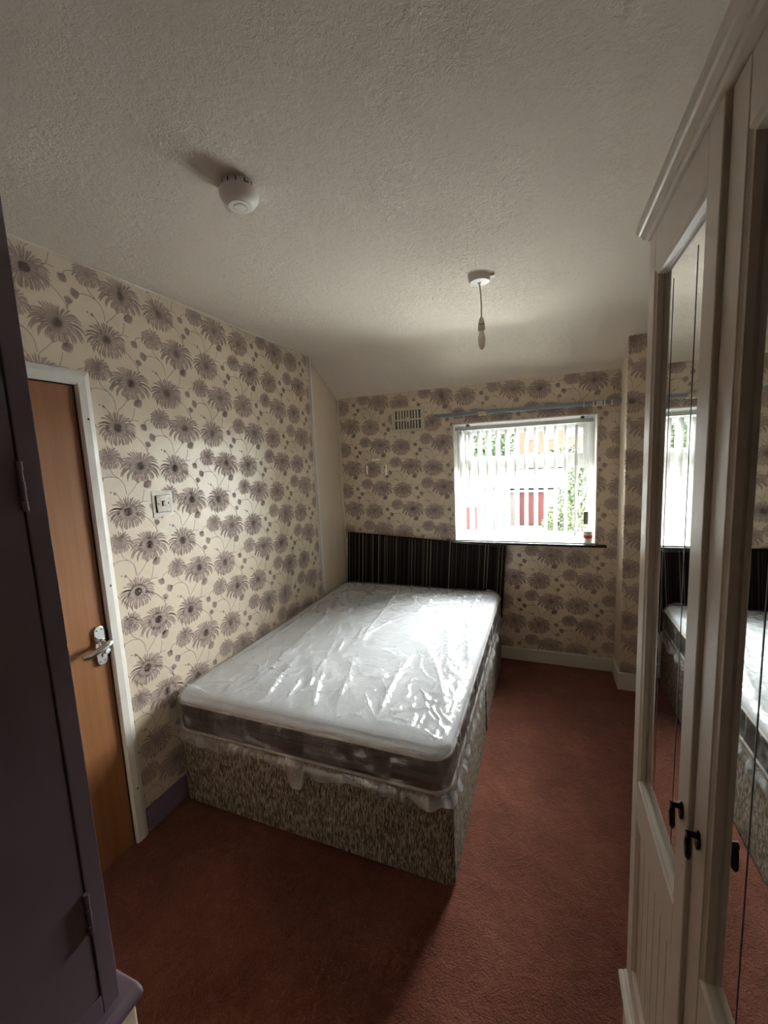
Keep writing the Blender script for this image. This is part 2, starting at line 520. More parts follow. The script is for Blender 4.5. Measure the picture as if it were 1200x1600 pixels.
def stem(V, Fq, pts, w=0.0030):
    # smooth curve through points
    P = [Vector((p[0], p[1], 0)) for p in pts]
    S = []
    for i in range(len(P)-1):
        p0, p1, p2, p3 = P[max(i-1, 0)], P[i], P[i+1], P[min(i+2, len(P)-1)]
        for s in range(5):
            t = s/5
            S.append(0.5*((2*p1)+(p2-p0)*t+(2*p0-5*p1+4*p2-p3)*t*t+(3*p1-p0-3*p2+p3)*t**3))
    S.append(P[-1])
    b = len(V)
    for i, p in enumerate(S):
        t = (S[min(i+1, len(S)-1)]-S[max(i-1, 0)])
        nrm = Vector((-t.y, t.x, 0)).normalized()*w*0.5
        V.append((p.x+nrm.x, p.y+nrm.y)); V.append((p.x-nrm.x, p.y-nrm.y))
    for i in range(len(S)-1):
        Fq.append((b+2*i, b+2*i+1, b+2*i+3, b+2*i+2))
mV, mF = [], []
rg = random.Random(3)
flower(mV, mF, 0.0, 0.0, 0.205, 0.140, 44, rg, -0.004)
flower(mV, mF, 0.186, -0.018, 0.176, 0.142, 40, rg, -0.004)
flower(mV, mF, -0.138, 0.036, 0.120, 0.098, 28, rg)
stem(mV, mF, [(-0.142,-0.008),(-0.132,-0.032),(-0.108,-0.052),(-0.088,-0.08),(-0.082,-0.125)])
stem(mV, mF, [(-0.175,-0.046),(-0.142,-0.042),(-0.112,-0.05)])
bud(mV, mF, -0.193, -0.052, 0.020, math.radians(200))
stem(mV, mF, [(-0.077,-0.128),(-0.047,-0.10),(-0.027,-0.078),(0.0,-0.064)])
bud(mV, mF, 0.026, -0.086, 0.021, math.radians(-60), 9)
stem(mV, mF, [(0.275,0.075),(0.269,0.05),(0.258,0.022),(0.24,0.008)])
stem(mV, mF, [(0.225,0.012),(0.26,0.02),(0.288,0.018)])
stem(mV, mF, [(0.232,-0.036),(0.26,-0.046),(0.29,-0.074),(0.312,-0.106),(0.318,-0.13)])
bud(mV, mF, 0.322, -0.084, 0.016, math.radians(70))
stem(mV, mF, [(0.317,-0.099),(0.313,-0.120)])
bud(mV, mF, 0.137, 0.066, 0.009, math.radians(160), 5)
bud(mV, mF, 0.120, 0.072, 0.006, math.radians(150), 4)
stem(mV, mF, [(0.140,0.064),(0.150,0.054),(0.156,0.036)])
bud(mV, mF, -0.232, -0.008, 0.018, math.radians(230))
stem(mV, mF, [(-0.228,0.004),(-0.216,0.022),(-0.185,0.032)])
stem(mV, mF, [(0.104,-0.03),(0.128,-0.058),(0.146,-0.082),(0.152,-0.104)])
mV = np.array(mV); mF = np.array(mF)
cell_c = mV[mF].mean(axis=1)
def print_mesh(name, parent, u0, u1, v0, v1, ua, va, to3d, inside=None):
    du, dv = 0.271, 0.1805
    Vs, Fs, base = [], [], 0
    for i in range(int((u0-ua)/du)-3, int((u1-ua)/du)+4):
        for j in range(int((v0-va)/(2*dv))-4, int((v1-va)/(2*dv))+5):
            ou, ov = ua + i*du, va + (i % 2)*dv + j*2*dv
            if ou < u0-0.4 or ou > u1+0.4 or ov < v0-0.3 or ov > v1+0.3: continue
            cc = cell_c + (ou, ov)
            ok = (cc[:,0] > u0) & (cc[:,0] < u1) & (cc[:,1] > v0) & (cc[:,1] < v1)
            if inside is not None: ok &= inside(cc[:,0], cc[:,1])
            if not ok.any(): continue
            vv = mV + (ou, ov)
            f = mF[ok]
            used, inv = np.unique(f, return_inverse=True)
            Vs.append(vv[used]); Fs.append(inv.reshape(-1, 4) + base); base += len(used)
    V2 = np.concatenate(Vs); F2 = np.concatenate(Fs)
    P = to3d(V2[:,0], V2[:,1])
    me = bpy.data.meshes.new(name)
    me.from_pydata(P.tolist(), [], F2.tolist())
    me.materials.append(M['print'])
    o = bpy.data.objects.new(name, me); COL.objects.link(o); o.parent = parent
    o['kind'] = 'stuff'
    return o
e = 0.0006
print_mesh('wallpaper_print', wall_left, 0.40, 2.838, 0.02, H, 1.34, 1.31,
    lambda u, v: np.stack([np.full_like(u, e), u, v], 1),
    lambda u, v: ~((u < DY1+0.05) & (v < DZ+0.05)))
print_mesh('wallpaper_print', wall_far, 0.02, CX, 0.1, HL, 0.393, 1.41,
    lambda u, v: np.stack([u, np.full_like(u, D-e), v], 1),
    lambda u, v: ~((u > WX0) & (u < WX1) & (v > WZ0-0.01) & (v < WZ1)))
print_mesh('wallpaper_print', wall_breast, CX, XR, 0.1, ceil_z(CY), 2.30, 1.42,
    lambda u, v: np.stack([u, np.full_like(u, CY-e), v], 1))
print_mesh('wallpaper_print', wall_right, 1.2, CY, 0.1, H, 2.0, 1.2,
    lambda u, v: np.stack([np.full_like(u, XR-e), u, v], 1),
    lambda u, v: v < H + np.minimum(0, sl*(u-YP)))

# skirting boards
def skirt(name, mat, b):
    return tag(b.build(name, mat, bevel=0.006), kind='structure')
skirt('baseboard_left', M['purple_trim'], MB().box(0.0, 0.016, 1.158, D, 0, 0.115))
skirt('baseboard_far', M['cream_trim'], MB().box(0.016, CX-0.012, D-0.018, D, 0, 0.105))
skirt('baseboard_chimney_breast', M['cream_trim'], MB().box(CX-0.016, XR, CY-0.018, CY, 0, 0.125).box(CX-0.016, CX, CY, D-0.018, 0, 0.125))
skirt('baseboard_right', M['cream_trim'], MB().box(XR-0.018, XR, 1.1, CY-0.018, 0, 0.105))
# cable trunking up the left wall, paper edge in the corner, bead along the ceiling
t1 = tag(MB().box(0.0, 0.016, YP-0.008, YP+0.018, 0.12, H-0.012).build('trim_1', M['white_gloss'], bevel=0.003), kind='structure')
t2 = tag(MB().box(0.0, 0.006, D-0.022, D, 0.12, HL-0.01).build('trim_2', M['cream_trim'], bevel=0.002), kind='structure')
bead = MB().tube([(0.004, 0.4, H-0.003), (0.004, YP, H-0.003), (0.004, D, HL-0.003)], 0.006, 6)
tag(bead.build('trim_3', M['ceiling']), kind='structure')

# ------------------------------------------------------------------ door in the left wall
door = tag(empty('door_1'), kind='structure')
MB().box(-0.040, -0.004, DY0, DY1-0.004, 0.001, DZ-0.004).build('leaf', M['door'], door, bevel=0.002)
# lining behind the leaf edge, with an unseen backing sheet added to block light
MB().box(-0.1, -0.002, DY1-0.003, DY1+0.005, 0, DZ).box(-0.1, -0.002, DY0, DY1, DZ-0.003, DZ+0.005).box(-0.105, -0.1, DY0-0.02, DY1+0.02, 0, DZ+0.02).build('lining_and_light_block', M['dark_gap'], door)
# architrave: jamb and head, mitred, with a moulded edge
ap = [(0.0, 0.0), (0.010, 0.0), (0.016, 0.006), (0.017, 0.034), (0.012, 0.050), (0.010, 0.055), (0.0, 0.055)]
def arch(side):
    mb = MB()
    n = len(ap)
    if side == 'jamb':
        V = [(p[0], DY1+p[1], 0.0) for p in ap] + [(p[0], DY1+p[1], DZ+p[1]) for p in ap]
    else:
        V = [(p[0], DY0-0.045, DZ+p[1]) for p in ap] + [(p[0], DY1+p[1], DZ+p[1]) for p in ap]
    Fq = [tuple(range(n)), tuple(reversed(range(n, 2*n)))] + [(k, n+k, n+(k+1) % n, (k+1) % n) for k in range(n)]
    return mb.add(V, Fq)
arch('jamb').build('jamb', M['white_gloss'], door)
arch('head').build('head', M['white_gloss'], door)
scr = MB()
for (yy, zz) in [(1.126, 1.86), (1.126, 1.18), (1.126, 0.25), (0.93, 2.018)]:
    MB().lathe([(0.0045, 0), (0.0045, 0.0015), (0.002, 0.002)], 10, Matrix.Translation((0.0155, yy, zz)) @ Matrix.Rotation(math.pi/2, 4, 'Y')).build('screw', M['screw'], door)
# chrome lever handle on a rounded backplate
HY, HZ = 1.062, 0.945
def stadium(w, h, n=10):
    r = w/2; pts = []
    for k in range(n+1):
        a = math.pi*k/n; pts.append((r*math.cos(a), h/2-r+r*math.sin(a)))
    for k in range(n+1):
        a = math.pi+math.pi*k/n; pts.append((r*math.cos(a), -h/2+r+r*math.sin(a)))
    return pts
plate = MB().prism(stadium(0.042, 0.165), -0.004, 0.006, lambda p, a: (a, HY+p[0], HZ+p[1])).build('handle_plate', M['chrome'], door, bevel=0.002)
MB().lathe([(0.016, 0), (0.014, 0.008), (0.010, 0.012), (0.010, 0.045)], 20, Matrix.Translation((0.006, HY+0.004, HZ+0.012)) @ Matrix.Rotation(math.pi/2, 4, 'Y')).build('spindle', M['chrome'], plate, smooth='auto')
lev = MB()
lev.tube([(0.048, HY+0.012, HZ+0.016), (0.052, HY-0.01, HZ+0.011), (0.052, HY-0.04, HZ+0.002), (0.050, HY-0.075, HZ-0.006), (0.044, HY-0.098, HZ-0.004)], [0.012, 0.0145, 0.0135, 0.0125, 0.010], 12)
lev.build('lever', M['chrome'], plate, smooth='auto')
MB().tube([(0.008, HY+0.006, HZ-0.022), (0.030, HY+0.010, HZ-0.024)], [0.013, 0.012], 16).build('lock_turn', M['chrome'], plate, smooth='auto')
MB().tube([(0.0055, HY, HZ-0.040), (0.0066, HY, HZ-0.040)], 0.005, 12).tube([(0.0055, HY, HZ-0.048), (0.0066, HY, HZ-0.048)], 0.003, 8).build('keyhole', M['black'], plate)
for sy in (-0.010, 0.010):
    for sz in (-0.066, 0.066):
        MB().tube([(0.0055, HY+sy, HZ+sz), (0.0068, HY+sy, HZ+sz)], 0.0028, 8).build('plate_screw', M['screw'], plate)
MB().box(-0.003, 0.003, DY1-0.002, DY1+0.004, HZ-0.055, HZ+0.055).build('strike_plate', M['bronze'], door)

# ------------------------------------------------------------------ window
win = tag(empty('window_1'), kind='structure')
YF0, YF1 = D+0.145, D+0.205     # frame depth
rv = MB()   # white painted reveal
rv.box(WX0, WX0+0.008, D-0.002, YF0, WZ0, WZ1); rv.box(WX1-0.008, WX1, D-0.002, YF0, WZ0, WZ1); rv.box(WX0, WX1, D-0.002, YF0, WZ1-0.008, WZ1)
rv.build('reveal', M['white_gloss'], win)
MB().box(WX0, WX1, D-0.004, YF0, WZ0-0.004, WZ0+0.014).build('sill', M['white_gloss'], win, bevel=0.002)
MB().box(WX0-0.02, 2.118, D-0.034, D-0.003, WZ0-0.012, WZ0+0.006).build('sill_edge', M['sill_edge'], win, bevel=0.003)
TZ0, TZ1 = 1.535, 1.600
fw = 0.052
fr = MB()
fr.box(WX0, WX0+fw, YF0, YF1, WZ0, WZ1); fr.box(WX1-fw, WX1, YF0, YF1, WZ0, WZ1)
fr.box(WX0+fw, WX1-fw, YF0, YF1, WZ0, WZ0+0.062); fr.box(WX0+fw, WX1-fw, YF0, YF1, WZ1-fw, WZ1)
fr.build('frame', M['upvc'], win, bevel=0.004)
MB().box(WX0+fw, WX1-fw, YF0, YF1, TZ0, TZ1).build('transom', M['upvc'], win, bevel=0.004)
sa = MB()   # top-hung opening sash, proud of the frame
sx0, sx1, sz0, sz1 = WX0+fw-0.012, WX1-fw+0.012, TZ1-0.014, WZ1-fw+0.012
sw = 0.050
sa.box(sx0, sx0+sw, YF0-0.016, YF0+0.03, sz0, sz1); sa.box(sx1-sw, sx1, YF0-0.016, YF0+0.03, sz0, sz1)
sa.box(sx0+sw, sx1-sw, YF0-0.016, YF0+0.03, sz0, sz0+sw); sa.box(sx0+sw, sx1-sw, YF0-0.016, YF0+0.03, sz1-sw, sz1)
sash = sa.build('opening_sash', M['upvc'], win, bevel=0.004)
MB().box(sx0+sw-0.003, sx0+sw, YF0-0.002, YF0+0.02, sz0+sw, sz1-sw).box(sx1-sw, sx1-sw+0.003, YF0-0.002, YF0+0.02, sz0+sw, sz1-sw).box(sx0+sw, sx1-sw, YF0-0.002, YF0+0.02, sz0+sw-0.003, sz0+sw).box(sx0+sw, sx1-sw, YF0-0.002, YF0+0.02, sz1-sw, sz1-sw+0.003).build('gasket', M['black'], sash)
MB().box(sx0+sw, sx1-sw, YF0+0.008, YF0+0.012, sz0+sw, sz1-sw).build('pane', M['glass'], win)
MB().box(WX0+fw, WX1-fw, YF0+0.018, YF0+0.022, WZ0+0.062, TZ0).build('pane', M['glass'], win)
MB().box(WX1-fw-0.003, WX1-fw, YF0+0.004, YF0+0.02, WZ0+0.062, TZ0).box(WX0+fw, WX0+fw+0.003, YF0+0.004, YF0+0.02, WZ0+0.062, TZ0).build('gasket', M['black'], win)
MB().box(1.47, 1.59, YF0-0.038, YF0-0.018, sz0+0.012, sz0+0.030).box(1.50, 1.535, YF0-0.022, YF0-0.014, sz0+0.008, sz0+0.036).build('window_handle', M['upvc'], sash, bevel=0.003)

# ------------------------------------------------------------------ stair bulkhead: plastered stub wall with a painted cupboard on top
KX, KY, KZ = 1.03, 0.372, 0.770
bulk = tag(MB().box(0.0, KX+0.004, YB, KY+0.020, 0.0, KZ-0.028).build('wall_bulkhead', M['paper'], bevel=0.004), kind='structure')
cup = tag(empty('wall_cupboard'), 'purple painted built-in cupboard standing on the stair bulkhead at left', 'cupboard')
cb = MB()
cb.box(0.0, KX, KY-0.027, KY, KZ, H)               # hinge stile
cb.box(0.0, KX, YB, KY-0.027, KZ, 0.806)           # bottom rail
cb.box(0.0, KX-0.03, YB, KY-0.027, 0.806, H)       # body behind the door
cb.build('carcass', M['purple'], cup, bevel=0.0015)
dr = MB().box(KX-0.029, KX-0.0015, -0.42, KY-0.0284, 0.8075, 2.20).build('door', M['purple'], cup, bevel=0.0015)
MB().box(KX-0.029, KX-0.001, YB+0.01, -0.43, 0.8085, 2.20).build('door', M['purple'], cup, bevel=0.0015)
for (z0, z1) in [(1.598, 1.667), (0.926, 0.997)]:
    hg = MB()
    zz = [z0 + (z1-z0)*k/5 for k in range(6)]
    for k in range(5):
        hg.tube([(KX+0.003, KY-0.0285, zz[k]+0.0006), (KX+0.003, KY-0.0285, zz[k+1]-0.0006)], 0.0042 if k % 2 == 0 else 0.0034, 10)
    hg.build('hinge', M['purple'], dr)
# rounded sill nosing
nose = [(KX-0.10, KZ-0.028), (KX+0.014, KZ-0.028), (KX+0.022, KZ-0.023), (KX+0.026, KZ-0.014), (KX+0.022, KZ-0.004), (KX+0.012, KZ), (KX-0.10, KZ)]
MB().prism(nose, YB, KY+0.024, lambda p, a: (p[0], a, p[1])).build('sill_nosing', M['purple'], cup, bevel=0.008, seg=4)
rebase(cup, (KX/2, -0.2, KZ-0.028))

# ================================================================== WARDROBE (right, close to the camera)
XF = 1.905                      # face of the doors
WY1, WY0 = 1.084, -0.105        # far end, near end
ward = tag(empty('wardrobe'), 'tall cream wardrobe with long mirrored panel doors and moulded cornice', 'wardrobe')
ca = MB()
ca.box(XF+0.022, 2.50, WY1-0.018, WY1, 0.0, 2.10)
ca.box(XF+0.022, 2.50, WY0, WY0+0.018, 0.0, 2.10)
ca.box(XF+0.022, 2.50, WY0+0.018, WY1-0.018, 2.07, 2.10)
ca.box(XF+0.022, 2.50, WY0+0.018, WY1-0.018, 0.20, 0.22)
ca.box(2.485, 2.50, WY0+0.018, WY1-0.018, 0.22, 2.07)
ca.box(XF+0.030, 2.485, 0.48, 0.50, 0.22, 2.07)
ca.build('carcass', M['wardrobe'], ward)
# cornice with returned profile at the far end
cp = [(0.010, 2.082), (-0.004, 2.082), (-0.008, 2.086), (-0.012, 2.085), (-0.015, 2.090), (-0.018, 2.094), (-0.022, 2.095), (-0.0255, 2.099), (-0.0262, 2.104), (-0.0250, 2.112), (0.010, 2.114)]
MB().prism(cp, WY0-0.01, WY1+0.003, lambda p, a: (XF+p[0], a, p[1])).box(XF+0.012, 2.50, WY0, WY1, 2.102, 2.114).build('cornice', M['wardrobe'], ward)
# plinth with moulded top
pp = [(0.022, 0.0), (-0.004, 0.0), (-0.004, 0.232), (-0.012, 0.240), (-0.018, 0.244), (-0.018, 0.252), (-0.012, 0.257), (-0.006, 0.257), (-0.004, 0.262), (0.022, 0.262)]
MB().prism(pp, WY0, WY1+0.004, lambda p, a: (XF+p[0], a, p[1])).build('plinth', M['wardrobe'], ward)
Z0, Z1 = 0.270, 2.080
MZ0, MZ1 = 0.862, 2.000         # mirror opening
LZ0, LZ1 = 0.335, 0.760         # lower panel opening
def wdoor(y0, y1, dx, hy, name='door'):
    st = 0.0515
    a0, a1 = y0+st, y1-st
    x0, x1 = XF+dx, XF+dx+0.020
    d = empty(name); d.parent = ward
    # stiles and rails, a fine open joint between them
    j = 0.0008
    MB().box(x0, x1, y0, a0-j, Z0, Z1).build('stile', M['wardrobe'], d, bevel=0.0022)
    MB().box(x0, x1, a1+j, y1, Z0, Z1).build('stile', M['wardrobe'], d, bevel=0.0022)
    MB().box(x0+0.0004, x1, a0, a1, MZ1, Z1).build('rail', M['wardrobe'], d, bevel=0.001)
    MB().box(x0+0.0004, x1, a0, a1, LZ1, MZ0).build('rail', M['wardrobe'], d, bevel=0.001)
    MB().box(x0+0.0004, x1, a0, a1, Z0, LZ0).build('rail', M['wardrobe'], d, bevel=0.001)
    # moulding sloping in to the mirror
    def frame_mould(z0, z1, prof, mat, nm):
        # prof: (inset, depth) pairs
        mb = MB()
        V = []
        for (i, dp) in prof:
            V += [(x0+dp, a0+i, z0+i), (x0+dp, a1-i, z0+i), (x0+dp, a1-i, z1-i), (x0+dp, a0+i, z1-i)]
        Fq = []
        for k in range(len(prof)-1):
            for s in range(4):
                s2 = (s+1) % 4
                Fq.append((k*4+s, k*4+s2, (k+1)*4+s2, (k+1)*4+s))
        mb.add(V, Fq)
        return mb.build(nm, mat, d, fix=True)
    frame_mould(MZ0, MZ1, [(0.0, 0.001), (0.004, 0.0035), (0.008, 0.0045), (0.012, 0.0125), (0.0125, 0.016)], M['wardrobe'], 'mirror_moulding')
    frame_mould(LZ0, LZ1, [(0.0, 0.001), (0.004, 0.004), (0.007, 0.007), (0.0075, 0.012)], M['wardrobe'], 'panel_moulding')
    MB().box(x0+0.0148, x0+0.019, a0+0.004, a1-0.004, MZ0+0.004, MZ1-0.004).build('mirror', M['mirror'], d)
    for yy in (a0+0.078, a1-0.078):
        MB().box(x0+0.0142, x0+0.0150, yy-0.0011, yy+0.0011, MZ0+0.045, MZ1-0.045).build('mirror_cut_line', M['groove'], d)
    # tongue and groove lower panel
    nb = 6
    wv = (a1-a0-0.012)/nb
    for k in range(nb):
        MB().box(x0+0.0085, x0+0.017, a0+0.006+k*wv+0.0006, a0+0.006+(k+1)*wv-0.0006, LZ0+0.002, LZ1-0.002).build('panel_board', M['wardrobe'], d, bevel=0.0022, seg=1)
    # drop handle
    hz = 1.066
    hd = empty('handle'); hd.parent = d
    ov = [(0.0085*math.cos(2*math.pi*k/20), 0.0150*math.sin(2*math.pi*k/20)) for k in range(20)]
    MB().prism(ov, x0-0.0045, x0, lambda p, a: (a, hy+p[0], hz+p[1])).build('backplate', M['bronze'], hd, bevel=0.0018)
    MB().tube([(x0-0.003, hy, hz+0.007), (x0-0.010, hy, hz+0.007), (x0-0.0165, hy, hz+0.007)], [0.0045, 0.004, 0.0052], 12).build('post', M['bronze'], hd, smooth='auto')
    ring = []
    for k in range(17):
        a = math.pi*0.5 + 2*math.pi*k/16
        ring.append((x0-0.0135, hy+0.0075*math.cos(a), hz-0.013+0.019*math.sin(a)))
    MB().tube(ring, [0.0024]*5+[0.003]*8+[0.0024]*4, 8, caps=False).build('drop_pull', M['bronze'], hd, smooth='auto')
    return d
wdoor(0.6925, WY1-0.001, 0.0, 0.717)
wdoor(0.296, 0.6895, 0.007, 0.664)
wdoor(WY0+0.001, 0.292, 0.007, 0.268)
rebase(ward, (2.2, 0.42, 0.0))

# ================================================================== BED
def rrect(x0, x1, y0, y1, r, n):
    """n points evenly along a rounded rectangle, with outward normals"""
    segs = []
    w, h = x1-x0-2*r, y1-y0-2*r
    per = 2*(w+h)+2*math.pi*r
    out = []
    for k in range(n):
        s = per*k/n
        done = False
        cs = [((x0+r, y0), (1, 0), w, (x1-r, y0+r), -math.pi/2), ((x1, y0+r), (0, 1), h, (x1-r, y1-r), 0.0),
              ((x1-r, y1), (-1, 0), w, (x0+r, y1-r), math.pi/2), ((x0, y1-r), (0, -1), h, (x0+r, y0+r), math.pi)]
        for (p, dr_, ln, cc, a0) in cs:
            if s <= ln:
                out.append((p[0]+dr_[0]*s, p[1]+dr_[1]*s, dr_[1], -dr_[0])); done = True; break
            s -= ln
            al = math.pi/2*r
            if s <= al:
                a = a0 + s/r
                out.append((cc[0]+r*math.cos(a), cc[1]+r*math.sin(a), math.cos(a), math.sin(a))); done = True; break
            s -= al
        if not done:
            out.append((x0+r, y0, 0, -1))
    return np.array(out)

# --- divan base
base = tag(empty('divan_base'), 'divan bed base in flecked brown chenille under the wrapped mattress', 'bed base')
BX0, BX1, BY0, BY1, BZ = 0.032, 1.384, 1.350, 3.228, 0.392
def rbox(x0, x1, y0, y1, z0, z1, r, n=160, er=0.012):
    P = rrect(x0, x1, y0, y1, r, n)
    prof = [(0.006, z0), (0.0, z0+0.006)] + [(er*(1-math.cos(a)) , z1-er+er*math.sin(a)) for a in np.linspace(0, math.pi/2, 5)]
    mb = MB(); V = []; Fq = []
    for (ins, z) in prof:
        V += [(p[0]-p[2]*ins, p[1]-p[3]*ins, z) for p in P]
    for i in range(len(prof)-1):
        for k in range(n):
            k2 = (k+1) % n
            Fq.append((i*n+k, i*n+k2, (i+1)*n+k2, (i+1)*n+k))
    Fq.append(tuple(reversed(range(n)))); Fq.append(tuple((len(prof)-1)*n+k for k in range(n)))
    return mb.add(V, Fq)
ymid = (BY0+BY1)/2
rbox(BX0, BX1, BY0, ymid-0.001, 0.012, BZ, 0.03).build('foot_section', M['divan'], base, smooth='auto')
rbox(BX0, BX1, ymid+0.001, BY1, 0.012, BZ, 0.03).build('head_section', M['divan'], base, smooth='auto')
for (gx, gy) in [(BX0+0.08, BY0+0.08), (BX1-0.08, BY0+0.08), (BX0+0.08, BY1-0.08), (BX1-0.08, BY1-0.08)]:
    MB().tube([(gx, gy, 0.0), (gx, gy, 0.014)], 0.022, 14).build('glide', M['black'], base)
# corner vent button on the foot end
MB().lathe([(0.008, 0.0), (0.008, 0.003), (0.004, 0.0045), (0.003, 0.002)], 14, Matrix.Translation((1.205, BY0, 0.352)) @ Matrix.Rotation(math.pi/2, 4, 'X')).build('vent_button', M['steel'], base)
rebase(base, (0.706, ymid, 0))

# --- mattress
matt = tag(empty('mattress'), 'white double mattress with dark brown sides wrapped in clear polythene', 'mattress')
MX0, MX1, MY0, MY1, MZa, MZb = 0.032, 1.374, 1.340, 3.222, 0.400, 0.578
NP = 520
P = rrect(MX0, MX1, MY0, MY1, 0.075, NP)
cxm, cym = (MX0+MX1)/2, (MY0+MY1)/2
# border (dark side) with two quilted rolls
def ringmesh(rows, closed_top=False, n=NP):
    mb = MB(); V = []; Fq = []
    for r in rows: V += r
    for i in range(len(rows)-1):
        for k in range(n):
            k2 = (k+1) % n
            Fq.append((i*n+k, i*n+k2, (i+1)*n+k2, (i+1)*n+k))
    return mb.add(V, Fq)
rows = []
for t in np.linspace(0, 1, 17):
    z = MZa+0.008 + (MZb-0.036-MZa-0.008)*t
    bulge = 0.006*abs(math.sin(t*math.pi*2)) - 0.004
    rows.append([(p[0]+p[2]*bulge, p[1]+p[3]*bulge, z) for p in P])
ringmesh(rows).build('border', M['border'], matt, smooth=True)
# under side
mb = MB().add([(p[0]-p[2]*0.004, p[1]-p[3]*0.004, MZa+0.004) for p in P], [tuple(range(NP))]); mb.build('underside', M['border'], matt)
# top panel, rings towards the centre
rows = []
for (ins, z) in [(0.002, MZb-0.036), (0.0, MZb-0.028), (0.004, MZb-0.014), (0.014, MZb-0.004), (0.030, MZb+0.001)]:
    rows.append([(p[0]-p[2]*ins, p[1]-p[3]*ins, z) for p in P])
Q = np.array([(p[0]-p[2]*0.03, p[1]-p[3]*0.03) for p in P])
for t in np.linspace(0.08, 1.0, 14):
    rows.append([(q[0]+(cxm-q[0])*t, q[1]+(cym-q[1])*t, MZb+0.001+0.006*min(1, t*3)) for q in Q])
ringmesh(rows).build('top_panel', M['mattress'], matt, smooth=True)
def piping(z, off, r):
    pts = [(p[0]+p[2]*off, p[1]+p[3]*off, z) for p in P[::2]]
    pts.append(pts[0]); return MB().tube(pts, r, 8, caps=False)
piping(MZb-0.036, 0.002, 0.006).build('piping', M['piping'], matt, smooth=True)
piping(MZa+0.006, 0.0, 0.006).build('piping', M['piping'], matt, smooth=True)
# faint printed mark by the head end: short lines of small strokes
mk = MB(); rk = random.Random(11)
for row, (yy, wdt) in enumerate([(3.085, 0.10), (3.045, 0.20), (3.010, 0.24), (2.975, 0.10)]):
    x = 0.615 - wdt/2
    while x < 0.615 + wdt/2:
        wl_ = rk.uniform(0.006, 0.014)
        hgt = rk.uniform(0.010, 0.020)
        sk = rk.uniform(-0.003, 0.003)
        mk.add([(x, yy, MZb+0.0086), (x+0.003, yy, MZb+0.0086), (x+0.003+sk, yy+hgt, MZb+0.0086), (x+sk, yy+hgt, MZb+0.0086)], [(0,1,2,3)])
        mk.add([(x, yy+hgt*rk.choice((0, 0.5, 0.9)), MZb+0.0086), (x+wl_*0.8, yy+hgt*0.1, MZb+0.0086), (x+wl_*0.8, yy+hgt*0.1+0.003, MZb+0.0086), (x, yy+0.003, MZb+0.0086)], [(0,1,2,3)])
        x += wl_ + rk.uniform(0.003, 0.009)
mk.build('printed_mark', M['ink'], matt)['kind'] = 'stuff'

# --- polythene wrap: a loose creased skin over the mattress
def vnoise(x, y, seed):
    rs = np.random.RandomState(seed); T = rs.rand(256, 256)
    xi = np.floor(x).astype(int); yi = np.floor(y).astype(int)
    fx = x-xi; fy = y-yi
    fx = fx*fx*fx*(fx*(fx*6-15)+10); fy = fy*fy*fy*(fy*(fy*6-15)+10)
    g = lambda a, b: T[a % 256, b % 256]
    return (g(xi, yi)*(1-fx)+g(xi+1, yi)*fx)*(1-fy) + (g(xi, yi+1)*(1-fx)+g(xi+1, yi+1)*fx)*fy
def ridged(x, y, seed, ax, ay, warp=0.6):
    wx = vnoise(x*ax*0.6+3, y*ay*0.6, seed+1)-0.5; wy = vnoise(x*ax*0.6, y*ay*0.6+7, seed+2)-0.5
    n = vnoise(x*ax+wx*warp*2, y*ay+wy*warp*2, seed)
    return np.clip(1-np.abs(n-0.5)*5.0, 0, 1)**1.6
